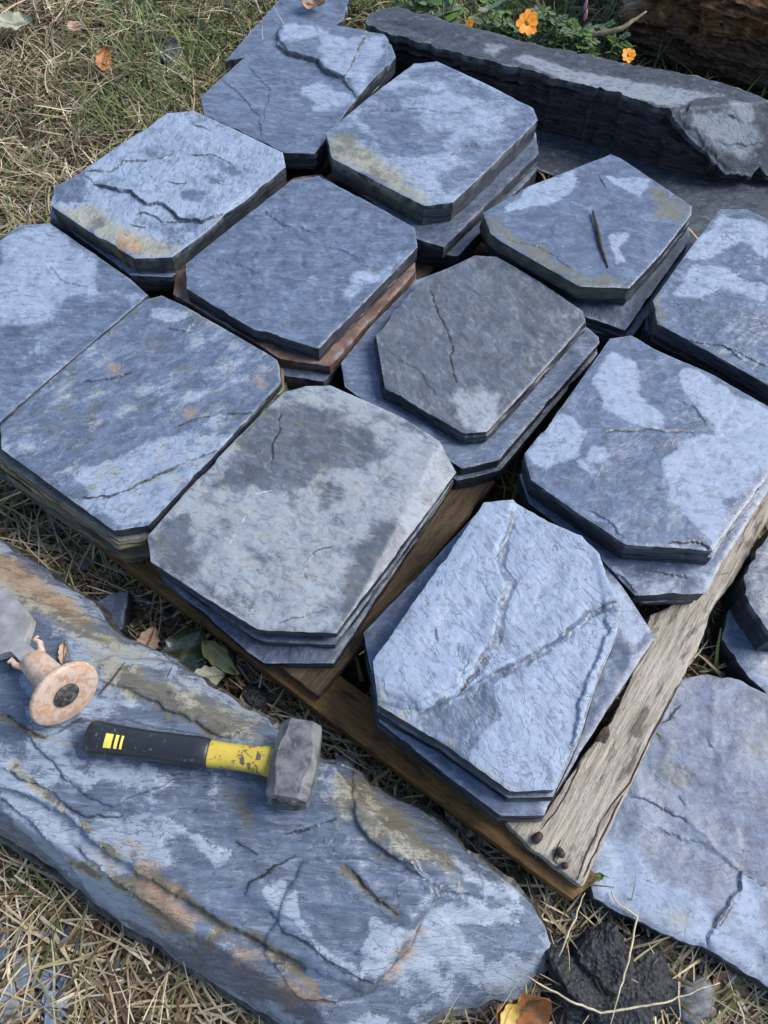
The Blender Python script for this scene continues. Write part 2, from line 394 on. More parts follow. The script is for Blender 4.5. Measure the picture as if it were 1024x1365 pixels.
# ------------------------------------------------------------------ ground
def soil():
    k = N('soil'); c = k.coord(rand=False)
    a = k.noise(c, 14, 8, .65); b = k.noise(c, 90, 6, .6)
    col = k.mix(a, (.014, .011, .008), (.055, .042, .028)); col = k.mix(k.ss(b, .5, .7), col, (.09, .07, .045))
    return k.out(col, .95, k.bump(b, .8, .01))
gx = np.r_[-60, -20, -6, np.arange(-2.2, 2.21, .03), 6, 20, 60]; gy = np.r_[-60, -20, -6, np.arange(-1.2, 3.6, .03), 7, 20, 60]
GX, GY = np.meshgrid(gx, gy)
def gz(x, y): return fbm(np.asarray(x)*4, np.asarray(y)*4, 77, 4)*.010-.004
nx = len(gx)
Vg = np.c_[GX.ravel(), GY.ravel(), gz(GX.ravel(), GY.ravel())]
Fg = [(j*nx+i, j*nx+i+1, (j+1)*nx+i+1, (j+1)*nx+i) for j in range(len(gy)-1) for i in range(nx-1)]
tag(mesh_obj('ground', Vg, Fg, soil()), kind='structure')

# ------------------------------------------------------------------ the paver stacks
GT, GL = 'pavers on top of the stacks', 'pavers lower in the stacks'
def top(*a, **k):
    k.setdefault('sheets', 4); k.setdefault('layer', .0007)
    return slab('slate_paver', *a, group=GT, **k)
def low(outline, z, t, label, mat=None, **k):
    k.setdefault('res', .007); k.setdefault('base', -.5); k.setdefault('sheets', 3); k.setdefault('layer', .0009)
    return slab('slate_paver', outline, z, t, mat or M_low, label, group=GL, **k)
# A: back, pale with a broken ledge
oA = Z1((535,258),(600,198),(735,82),(785,58),(860,66))+PX((512,48),(522,60),(528,76),(470,138),(431,190),(419,204),(380,203),(345,186),(273,153))
top(oA, .185, .036, M_rip, 'slate paver with pale ledge and flaked upper corner, beside the small slate with leaf', base=-.75, cleft=.0013,
    dry=[Z1((860,100),(1024,105),(1010,190),(960,260),(925,220),(855,180)), Z1((810,235),(860,205),(950,250),(930,290),(830,300)), Z1((760,70),(860,75),(880,95),(800,110),(740,120))],
    plateaus=[(Z1((735,60),(745,110),(770,150),(850,165),(862,190),(915,212),(955,268),(1030,190),(1040,80),(860,50)), .005, .6)],
    ledges=[(Z1((745,85),(738,120),(770,150),(850,165),(862,190),(915,212)), .006, .03), (Z1((975,100),(935,185),(918,215),(955,268)), -.004, .02, .9), (Z1((590,210),(640,250),(690,310),(700,365)), .002, .015, .2), (Z1((660,170),(720,240),(700,330)), .0015, .015, .25)])
low(oA, .149, .03, 'dark slate paver under the one with the pale ledge'); low(oA, .119, .019, 'bottom slate paver of the stack beside the grass and the pale-ledged paver')
# B
oB = Z2((57,290),(150,213),(250,138),(300,133),(405,182),(510,235),(521,262),(430,352),(335,442),(272,450),(70,345))
top(oB, .205, .045, M_rip, 'thick slate paver with olive lower edge, in front of the long layered slab', base=.05, cleft=.0012, olive=[Z2((57,290),(110,290),(210,370),(280,430),(272,450),(70,345))],
    dry=[Z2((205,325),(255,330),(250,375),(215,370)), Z2((270,380),(320,400),(310,430),(275,415)), Z2((110,300),(150,300),(150,330),(115,325))], wet=[Z2((140,260),(240,250),(330,330),(260,350),(180,330))],
    ledges=[(Z2((330,340),(360,320),(400,310)), .002, .01), (Z2((180,240),(260,235),(320,250)), .0015, .01, .3)])
low(Z2((70,330),(250,140),(300,135),(516,290),(523,335),(315,540),(250,520),(75,370)), .160, .027, 'slate paver under the thick olive-edged one')
low(Z2((80,350),(250,150),(300,145),(510,330),(518,372),(345,560),(262,548),(90,400)), .133, .033, 'lowest slate paver under the thick olive-edged one')
# C
oC = Y7((22,400),(38,325),(150,265),(490,32),(600,22),(780,105),(955,190),(966,248),(800,388),(715,445),(650,505),(510,610),(360,614),(200,520))
top(oC, .197, .036, M_std, 'slate paver with white scratch and golden stained corner beside the dry grass', base=.35, cleft=.0016, olive=[Y7((40,420),(200,400),(330,500),(560,560),(500,610),(360,610))],
    rust=[Y7((250,570),(330,515),(400,560),(370,608))], scratches=[Y7((535,222),(650,280)), Y7((690,300),(800,360))],
    plateaus=[(Y7((195,318),(340,350),(400,400),(480,400),(540,460),(640,465),(720,440),(840,340),(765,240),(660,198),(520,190),(430,225),(320,230),(260,272),(160,268)), .0022, .5)],
    ledges=[(Y7((160,268),(260,272),(320,230),(430,225),(520,190)), .005, .03), (Y7((195,318),(340,350),(400,400),(480,400),(540,460),(640,465),(720,440)), .005, .025, .8),
            (Y7((580,200),(660,198),(765,240)), .003, .02), (Y7((350,440),(400,430),(470,465),(570,465)), .003, .012), (Y7((500,310),(560,320),(570,300)), .002, .008), (Y7((340,480),(400,490),(410,470)), .002, .008), (Y7((600,75),(660,100)), .003, .012)],
    wet=[Y7((40,300),(150,260),(160,330),(140,380),(30,400)), Y7((550,350),(640,350),(620,390),(560,385))])
oC2 = Y7((17,440),(35,380),(490,60),(600,50),(950,230),(965,290),(510,690),(345,682))
low(oC2, .161, .036, 'dark slate paver under the scratched one with golden corner', M_smooth); low(oC2, .125, .026, 'lowest slate paver under the scratched one with golden corner')
# D
oD = PX((248,351),(320,293),(390,239),(425,234),(490,268),(553,303),(557,329),(490,398),(425,464),(338,438),(290,410),(249,384))
top(oD, .187, .030, M_rip, 'evenly rippled blue slate paver lying on a rusty paver', base=-.95, cleft=.0014, cfreq=16, dry=[Z4((225,185),(260,130),(330,110),(395,70),(345,150),(275,165),(240,205))],
    ledges=[(Z1((700,560),(760,600),(850,620)), .002, .012, .3), (Z1((850,655),(900,660),(960,690)), .002, .012, .3), (Z1((560,690),(640,700),(700,740)), .0015, .01, .2)])
oD2 = PX((231,392),(236,352),(392,236),(428,232),(552,330),(554,362),(440,488),(374,478),(350,462))
low(oD2, .157, .022, 'rusty topped slate paver under the evenly rippled one', rust0=.85, base=-.6)
low(PX((236,385),(392,242),(428,238),(552,340),(556,380),(432,508),(376,500),(240,410)), .135, .035, 'dark slate paver under the rusty topped one')
# E
oE = Z2((400,465),(500,407),(600,368),(680,337),(700,344),(780,398),(858,450),(856,470),(790,555),(720,630),(612,626),(440,527),(418,510))
top(oE, .198, .028, M_smooth, 'slate paver with a dead twig and white stain on top', base=-.75, cleft=.0008, olive=[Z2((400,465),(430,480),(610,600),(700,610),(720,630),(612,626),(418,510)), Z2((770,410),(858,455),(830,490),(780,470))],
    dry=[Z2((510,390),(600,365),(625,400),(545,450),(450,465)), Z2((660,380),(760,395),(740,425),(690,410)), Z2((675,515),(715,518),(700,540),(712,570),(690,577),(680,545)), Z2((590,440),(650,450),(640,470))],
    ledges=[(Z2((655,385),(670,410)), .0015, .01), (Z2((450,520),(520,540),(600,590)), .0015, .015, .3)])
low(Z2((410,490),(680,345),(702,352),(852,500),(852,525),(712,722),(618,690),(420,530)), .148, .022, 'narrow ledge of slate paver jutting out low under the twig-topped one')
low(Z2((420,500),(680,350),(702,355),(858,520),(850,560),(728,735),(625,725),(430,550)), .126, .026, 'lowest slate paver under the twig-topped one')
low([(x+-2, y+10) for x, y in oE], .170, .022, 'slate paver directly under the twig-topped one')
# F
oF = Z4((310,300),(360,235),(435,150),(580,82),(640,85),(760,155),(875,235),(883,265),(750,415),(612,565),(555,570),(335,445))
top(oF, .176, .026, M_soft, 'brownish grey slate paver with long crack and broken lower edge', base=-.85, cleft=.0011, dry=[Z4((520,480),(600,440),(640,470),(630,530),(590,562),(530,520))],
    cracks=[Z4((458,178),(480,240),(495,265),(520,330),(512,370),(528,430))], ledges=[(Z4((335,340),(430,400),(480,470)), .0015, .015, .2)], olive0=.22, layer=.0016, sheets=7, flare=.004)
low(Z4((215,375),(300,270),(420,150),(580,90),(760,170),(918,305),(920,320),(645,640),(545,665),(335,520),(225,440)), .150, .022, 'wide slate paver jutting out under the cracked brownish one', M_rip, res=.005, base=-.4)
low(Z4((240,400),(420,190),(580,120),(760,200),(912,330),(915,350),(650,668),(530,700),(240,460)), .128, .028, 'lowest slate paver under the cracked brownish one')
# G
oG = PX((871,400),(915,338),(961,278),(996,278),(1070,315),(1145,352),(1152,378),(1065,535),(1030,516),(950,470),(877,431))
top(oG, .192, .026, M_std, 'slate paver with crisp white dry blotches beside the twig-topped stack', base=-.9, cleft=.0012,
    dry=[Z5((735,60),(874,90),(874,195),(800,150),(700,200),(600,190),(650,120)), Z5((640,205),(750,220),(860,280),(850,315),(720,270),(660,320),(560,310)), Z5((780,440),(800,440),(795,460)), Z5((560,240),(600,230),(590,270))],
    ledges=[(Z5((545,395),(620,440),(740,460),(800,500)), .002, .015), (Z5((740,560-100),(874,520)), .0015, .01)], olive=[PX((871,400),(874,395),(885,432),(877,431))])
low(PX((862,418),(958,290),(996,288),(1140,370),(1055,545),(860,440)), .142, .042, 'lowest slate paver under the one with crisp white blotches')
low([(x+-2, y+10) for x, y in oG], .166, .024, 'slate paver directly under the one with crisp white blotches')
# H
oH = PX((-105,412),(-40,350),(26,300),(66,297),(120,334),(174,372),(197,393),(140,441),(60,510),(-5,566),(-30,578),(-48,575),(-100,445))
top(oH, .176, .026, M_rip, 'pale blue slate paver beside the dry grass and a rust-dotted paver', base=-.35, cleft=.0015, dry=[Z3((0,80),(150,45),(300,150),(290,250),(200,255),(150,340),(60,350),(0,290)), Z3((330,240),(450,255),(400,290)), Z3((0,280),(60,280),(60,345),(0,350))],
    ledges=[(Z3((80,190),(150,170),(200,220),(280,240)), .002, .02, .2), (Z3((20,480),(120,420),(220,400)), .0015, .015, .2)])
low(oH, .150, .026, 'slate paver under the pale blue one beside the grass'); low(oH, .124, .024, 'lowest slate paver under the pale blue one beside the grass')
# I
oI = Z3((0,655),(130,525),(320,370),(390,295),(440,270),(490,258),(560,290),(700,370),(845,455),(852,520),(700,690),(450,955),(345,972),(150,830),(5,725))
top(oI, .172, .020, M_std, 'slate paver dotted with small rust spots above a brown broken-edged paver', base=-.1, cleft=.0014, stretch=(.55, 1.4), rot=R(30),
    rust=[Z3((335,475),(355,478),(348,490)), Z3((568,604),(592,608),(578,620)), Z3((790,510),(806,510),(800,530)), Z3((535,812),(555,812),(540,824))], olive0=.34, rust0=.12,
    dry=[Z3((250,780),(500,690),(650,690),(660,730),(450,940),(350,960),(220,800)), Z3((440,270),(600,310),(540,350),(440,330))], 
    ledges=[(Z3((250,872),(330,870),(460,810),(560,770),(655,730)), .003, .02, .9), (Z3((520,665),(580,640),(640,620)), .002, .012), (Z3((260,520),(350,510),(400,490)), .002, .012), (Z3((690,620),(780,610)), .002, .01), (Z3((500,350),(560,370),(600,330)), .003, .012, .4)])
oI2 = PX((-25,590),(0,568),(171,412),(215,398),(372,490),(372,512),(198,706),(190,716),(160,722),(70,662),(5,614))
low(oI2, .151, .051, 'thick olive brown slate paver with broken front edge, under the rust-dotted one', mat=M_boul, olive0=.75, rust0=.25, flare=.010, layer=.0035, sheets=9, res=.005)
# J
oJ = Z6((87,400),(200,270),(320,145),(425,42),(480,27),(540,25),(640,68),(720,105),(812,163),(853,240),(700,450),(555,640),(362,632),(220,545),(95,462))
top(oJ, .172, .018, M_soft, 'mottled grey green slate paver with dark wedge along one edge', base=.4, cleft=.0009, olive0=.3,
    wet=[Z6((330,110),(430,50),(560,90),(650,150),(625,220),(520,240),(440,290),(330,290),(240,280)), Z6((90,400),(190,340),(200,430),(250,520),(345,615),(100,465)), Z6((680,370),(715,390),(700,440),(572,620),(572,500),(620,420))],
    cracks=[Z6((415,95),(412,140),(395,185),(393,235))], scratches=[Z6((290,420),(330,350),(345,330)), Z6((330,300),(400,285))],
    ledges=[(Z6((480,500),(465,470),(500,440),(540,425)), .002, .008, .7), (Z6((440,400),(420,380),(380,370)), .0015, .008, .4), (Z6((390,628),(450,600),(530,585)), .0015, .008, .5)],
    facets=[(Z6((572,625))[0]+(.1722,), Z6((800,190))[0]+(.1722,), Z6((712,430))[0]+(.1655,))])
oJ2 = Z6((95,445),(425,60),(540,42),(815,190),(848,262),(700,470),(553,668),(364,660),(110,480))
low(oJ, .154, .016, 'thin slate paver directly under the mottled grey green one'); low(oJ2, .138, .018, 'third slate paver of the stack topped by the mottled grey green one'); low(PX((215,770),(390,540),(440,525),(588,610),(600,650),(445,884),(352,884),(330,868)), .120, .020, 'lowest slate paver under the mottled grey green one')
# K
oK = Z5((135,785),(250,640),(395,435),(460,425),(560,480),(700,540),(874,640))+PX((1052,556),(1060,578),(1020,640),(950,734))+Z5((600,1070),(445,1060),(300,965),(155,862))
top(oK, .192, .026, M_smooth, 'slate paver with large pale dry patches and dark central crack', base=-.95, cleft=.0008,
    dry=[Z5((400,470),(470,500),(490,600),(550,670),(540,700),(460,690),(380,640),(350,560)), Z5((600,520),(700,550),(874,650),(960,700),(874,830),(780,920),(740,1000),(720,1060),(640,1000),(570,920),(560,800),(640,750),(700,720),(690,680),(640,620)),
         Z5((330,760),(380,770),(370,800),(330,800)), Z5((140,790),(250,650),(320,720),(300,780),(230,830),(200,860)), Z5((300,810),(350,840),(340,870)), Z5((330,900),(370,900),(360,930))],
    wet=[Z5((745,930),(800,905),(790,960),(740,1020))], cracks=[Z5((380,720),(440,715),(500,708),(560,715),(640,720))],
    ledges=[(Z5((570,1060),(640,1050),(712,1076)), .003, .01, .8), (Z5((320,960),(380,980),(440,1040)), .002, .01, .5), (Z5((590,620),(650,640),(690,700)), .0015, .012, .3)])
low(Z5((120,850),(395,470),(460,450),(874,690))+PX((1045,600),(1030,645),(965,745),(944,786))+Z5((680,1208),(472,1214),(350,1085),(150,935)), .142, .027, 'wide slate paver touching the weathered plank, below the one with central crack', M_smooth, res=.005, base=-.2,
    ledges=[(Z5((380,1130),(430,1160),(470,1200)), .003, .01, .9), (Z5((500,1140),(560,1150),(650,1160)), .002, .01, .5)])
low(Z5((130,880),(395,490),(460,470),(874,720))+PX((1030,640),(985,720),(925,800),(855,803))+Z5((440,1210),(350,1150),(160,980)), .115, .015, 'lowest slate paver under the one with dark central crack')
low([(x+-1, y+9) for x, y in oK], .166, .024, 'slate paver directly under the one with dark central crack')
# L
oL = Z7((130,415),(260,230),(380,60),(445,52),(520,95),(600,130),(640,170),(660,230),(692,290),(680,350),(640,440),(600,570),(540,700),(440,703),(300,602),(142,508))
top(oL, .178, .024, M_std, 'pale slate paver with deep branching ledges beside the weathered plank', base=.8, cleft=.0014, cfreq=7, rough=.001,
    wet=[Z7((320,490),(400,440),(420,530),(385,570),(340,620),(230,540),(300,500))],
    plateaus=[(Z7((60,400),(350,30),(460,30),(720,150),(720,262),(690,272),(620,295),(585,330),(560,352),(500,390),(440,415),(405,438),(335,478),(300,500),(240,522),(140,502)), .0065, .45, .009),
              (Z7((60,400),(350,30),(450,30),(440,90),(420,150),(408,190),(434,235),(415,290),(402,365),(358,420),(318,462),(288,486),(235,506),(140,484)), .0055, .4, .011)],
    seams=[(Z7((446,85),(428,150),(416,188),(442,238),(423,292),(410,365),(372,425),(335,475)), .013, .1), (Z7((690,280),(620,303),(585,338),(560,360),(500,398),(440,424),(405,446),(335,486),(240,530)), .011, .1)],
    ledges=[
            (Z7((655,300),(665,340),(630,420),(605,480),(580,600)), .005, .03, .3), (Z7((320,490),(360,440),(390,400)), .003, .01, .8), (Z7((250,370),(270,340),(280,375)), .003, .015, .2)],
    swells=[(Z7((300,280),(380,260),(400,330),(330,400),(240,380)), -.003, .03)], olive=[Z7((142,508),(300,600),(440,703),(400,680),(150,495))])
low([(x+-1, y+9) for x, y in oL], .154, .017, 'thin slate paver directly under the pale one with branching ledges', flare=.004)
oL2 = Z7((110,345),(230,220),(360,80),(450,58),(560,120),(665,195),(770,355),(660,520),(527,735),(518,758),(420,758),(300,668),(145,545),(130,460))
low(oL2, .137, .037, 'wide slate paver jutting out under the pale one with branching ledges', M_smooth, res=.005, base=-.35, dry=[Z7((690,260),(760,340),(720,380),(690,330))], flare=.004)

# ------------------------------------------------------------------ timber pallet
def wood(name, pale, mid, dark, ang):
    k = N(name); c = k.coord(scale=(1.2, 16, 16), rot=(0, 0, 0)); c2 = k.coord()
    g = k.noise(c, 12, 8, .65, .25); g2 = k.noise(c, 60, 4, .6); bl = k.noise(c2, 18, 6, .65, .3)
    col = k.mix(k.ss(g, .3, .68), mid, pale); col = k.mix(k.math('MULTIPLY', k.ss(g2, .55, .7), .55), col, dark)
    col = k.mix(k.math('MULTIPLY', k.ss(k.noise(k.coord(scale=(1, 4, 4)), 16, 7, .65, .4), .5, .66), .8), col, dark)
    b = k.bump(g, .7, .006); b = k.bump(g2, .5, .002, b)
    return k.out(col, .72, b, .3)
M_pale = wood('weathered_timber', (.50, .455, .385), (.29, .245, .19), (.075, .06, .045), 0)
M_brown = wood('stained_timber', (.20, .115, .04), (.12, .065, .022), (.03, .02, .011), 0)
M_dim = wood('timber_shade_dark', (.13, .09, .05), (.065, .045, .027), (.018, .013, .009), 0)  # darker timber: shade between the stacks put into the colour
def simple(name, col, rough=.6, var=.3, scale=60, bump=.3, metal=0., spec=.5):
    k = N(name); c = k.coord(); a = k.noise(c, scale, 6, .62, .2); f = k.noise(c, scale*6, 4, .6)
    cc = k.mix(k.ss(a, .3, .7), tuple(v*(1-var) for v in col), tuple(min(1, v*(1+var)) for v in col))
    cc = k.mix(k.math('MULTIPLY', k.ss(f, .58, .75), .3), cc, tuple(v*.35 for v in col))
    k.b.inputs['Metallic'].default_value = metal
    return k.out(cc, k.lerp(a, rough-.1, min(1, rough+.12)), k.bump(f, bump, .001), spec)
M_nail = simple('rusted_iron', (.045, .025, .018), .7)
pal = empty('timber_pallet', W(420, 700, 0))
tag(pal, 'weathered timber pallet under the slate stacks with pale plank at one edge', 'pallet')
pal_o = np.array(pal.location)
def plank(poly, z, t, mat, name='plank', rough=.0015, seed=1, axis=None):
    """plank from its outline in the picture, at deck height z; local x runs along the grain"""
    op = np.array([W(*p, z)[:2] for p in poly])
    if np.sum(op[:, 0]*np.roll(op[:, 1], -1)-np.roll(op[:, 0], -1)*op[:, 1]) < 0: op = op[::-1]
    a = np.array([W(*axis[1], z)[:2]-W(*axis[0], z)[:2]])[0]; an = math.atan2(a[1], a[0]); ca, sa = math.cos(an), math.sin(an)
    c = op.mean(0); Rm = np.array([[ca, sa], [-sa, ca]])
    ol = resample(op, .006, True); nn = normals2(ol); ol = ol+nn*(fbm(ol[:, 0]*45, ol[:, 1]*45, seed, 4)*rough)[:, None]
    lo, hi = ol.min(0), ol.max(0); g = np.stack(np.meshgrid(np.arange(lo[0], hi[0], .006), np.arange(lo[1], hi[1], .006)), -1).reshape(-1, 2)
    g = g+rng.uniform(-.001, .001, g.shape); db, _ = segdist(g, ol, True); g = g[inside(g, ol) & (db > .003)]
    n0 = len(ol); r = geometry.delaunay_2d_cdt([Vector(p) for p in np.vstack([ol, g])], [(i, (i+1) % n0) for i in range(n0)], [], 1, 1e-5)
    P = np.array([tuple(v) for v in r[0]]); used = {oi: i for i, og in enumerate(r[3]) for oi in og if oi < n0}; bi = [used[i] for i in range(n0) if i in used]
    L = (P-c)@Rm.T; ed, _ = segdist(P, ol, True)
    H = fbm(L[:, 0]*6, L[:, 1]*140, seed+4, 4)*.0011-.0018*np.exp(-(ed/.003)**2)
    F = [list(f) for f in r[2]]; B = L[bi]; nb = normals2(B); m = len(bi); V = [np.c_[L, H]]; cnt = len(L); rws = []
    for f, off in ((0, 0), (.12, .001), (.5, .0014), (.88, .001), (1, 0)):
        V.append(np.c_[B+nb*off, H[bi]*(1-f)-t*f]); rws.append(cnt); cnt += m
    V = np.vstack(V); f0 = F[0]
    if np.cross(V[f0[1]]-V[f0[0]], V[f0[2]]-V[f0[0]])[2] < 0: F = [f[::-1] for f in F]
    for a_, b_ in zip(rws[:-1], rws[1:]): F += [(a_+i, b_+i, b_+(i+1) % m, a_+(i+1) % m) for i in range(m)]
    F.append([rws[-1]+i for i in range(m)][::-1])
    o = mesh_obj(name, V, F, mat, pal); o.location = np.array((*c, z))-pal_o; o.rotation_euler = (0, 0, an); OUT.append(op)
    return o
ZD, TB = .100, .021
# the pale plank along the edge, its upper end split to a spike
pk = plank(Y3((-10,568),(125,570),(300,300),(400,180),(470,30))+PX((850,880),(868,820),(900,806),(935,794),(969,728),(1005,662),(1030,625),(1040,650),(1024,690),(978,774),(951,806),(933,858),(886,947),(830,1070),(777,1181),(708,1129),(678,1098)), ZD, TB, M_pale, seed=3, axis=((750,1150),(1000,690)))
pk['label'] = 'pale weathered plank with knot and split end'
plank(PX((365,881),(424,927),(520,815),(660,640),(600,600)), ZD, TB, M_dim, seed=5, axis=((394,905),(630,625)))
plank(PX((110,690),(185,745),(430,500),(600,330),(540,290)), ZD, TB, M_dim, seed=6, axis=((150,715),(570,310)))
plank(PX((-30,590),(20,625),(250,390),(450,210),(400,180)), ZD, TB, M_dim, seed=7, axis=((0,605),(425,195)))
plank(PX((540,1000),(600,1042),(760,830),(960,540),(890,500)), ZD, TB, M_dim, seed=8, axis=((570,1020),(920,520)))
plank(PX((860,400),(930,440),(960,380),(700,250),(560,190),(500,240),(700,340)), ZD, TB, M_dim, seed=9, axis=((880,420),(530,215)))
# front cross board: brown edge towards the slate boulder
fb = plank(PX((-60,578),(60,668),(167,754),(299,852),(420,944),(560,1049),(749,1188),(764,1198),(800,1170),(700,1085),(500,935),(300,790),(100,640),(-30,545)), ZD-TB, .030, M_brown, seed=11, axis=((0,625),(750,1170)), rough=.001)
fb['label'] = 'brown stained front board'
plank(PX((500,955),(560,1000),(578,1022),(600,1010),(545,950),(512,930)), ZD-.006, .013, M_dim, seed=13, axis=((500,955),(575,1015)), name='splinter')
for (a, b) in (((-20,590),(30,560)), ((330,850),(380,820)), ((690,1128),(740,1100)), ((600,260),(650,240)), ((870,420),(905,400)), ((200,420),(240,400)), ((500,640),(560,620)), ((700,560),(760,540))):
    p0 = W(*a, .05); p1 = W(*b, .05)
    c = (p0+p1)/2; V = [(sx*.045, sy*.03, zz) for zz in (0, 1) for sx, sy in ((-1,-1),(1,-1),(1,1),(-1,1))]
    V = [(x, y, -.012 if zz == 0 else (ZD-TB-.0295 if a[1] > 580 and a != (500,640) else ZD-TB+.001)) for x, y, zz in V]
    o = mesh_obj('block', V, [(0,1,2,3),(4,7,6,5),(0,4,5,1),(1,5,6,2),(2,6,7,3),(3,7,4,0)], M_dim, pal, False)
    o.location = np.array((c[0], c[1], 0))-pal_o; o.rotation_euler = (0, 0, R(-38))
# nails, bolt heads and the knot in the pale plank
def tube(pts, rad, mat, name, parent=None, seg=7, smooth=True, loc=None, caps=True, flat=1.):
    pts = [np.array(p, float) for p in pts]; rad = rad if hasattr(rad, '__len__') else [rad]*len(pts)
    V = []; F = []; up = np.array((0, 0, 1.))
    for i, p in enumerate(pts):
        d = pts[min(i+1, len(pts)-1)]-pts[max(i-1, 0)]; d = d/(np.linalg.norm(d)+1e-9)
        a = np.cross(d, up if abs(d[2]) < .95 else np.array((1., 0, 0))); a /= np.linalg.norm(a); b = np.cross(a, d)
        for k in range(seg):
            q = 2*math.pi*k/seg; V.append(p+rad[i]*(math.cos(q)*a+flat*math.sin(q)*b))
    for i in range(len(pts)-1):
        for k in range(seg): F.append((i*seg+k, i*seg+(k+1) % seg, (i+1)*seg+(k+1) % seg, (i+1)*seg+k))
    if caps: F += [list(range(seg))[::-1], [(len(pts)-1)*seg+k for k in range(seg)]]
    o0 = np.array(loc) if loc is not None else np.zeros(3)
    V = [v-o0 for v in V]
    return mesh_obj(name, V, F, mat, parent, smooth, None if loc is None else (o0 if parent is None else o0-np.array(parent.location)))
for p, q, rr in (((713,1120),(721,1112),.006), ((745,1135),(750,1140),.0055), ((753,1154),(754,1153),.0045)):
    a = W(*p, ZD+.001); b = W(*q, ZD+.009)
    tube([a-np.array((0,0,.004)), a+np.array((0,0,.002)), (a+b)/2, b], [rr*.8, rr, rr, rr*.75], M_nail, 'nail', pal, 7, loc=a)
M_knot = simple('knot', (.05, .035, .025), .8, .6, 90)
kp = W(805, 981, ZD)
kv = [(0, 0, .0008)]+[(math.cos(a)*rr*.012*(1+.25*math.sin(3*a+rr)), math.sin(a)*rr*.008*(1+.2*math.cos(2*a)), .0022-.0016*rr+.0006*math.sin(5*a)) for rr in (.4, .75, 1.) for a in np.arange(0, 6.28, .3926)][:48]
kf = [(0, 1+i, 1+(i+1) % 16) for i in range(16)]+[(1+r_*16+i, 1+(r_+1)*16+i, 1+(r_+1)*16+(i+1) % 16, 1+r_*16+(i+1) % 16) for r_ in range(2) for i in range(16)]
ko = mesh_obj('knot', kv, kf, M_knot, pal); ko.location = kp-pal_o; ko.rotation_euler = (0, 0, R(58))
for ln in (Y3((275,345),(215,480),(125,605)), Y3((665,30),(560,230),(470,420),(360,560)), Y3((360,560),(300,700),(262,800)), Y3((440,470),(370,620),(285,790)), Y3((200,640),(170,720),(190,740))):
    q = resample([W(*p, ZD+.0003) for p in ln], .012, False); q[:, :2] += rng.normal(0, .0006, (len(q), 2))
    tube(q, [.0004]+[.0011]*(len(q)-2)+[.0004], M_nail, 'split', pal, 5, loc=q[0], flat=.5)

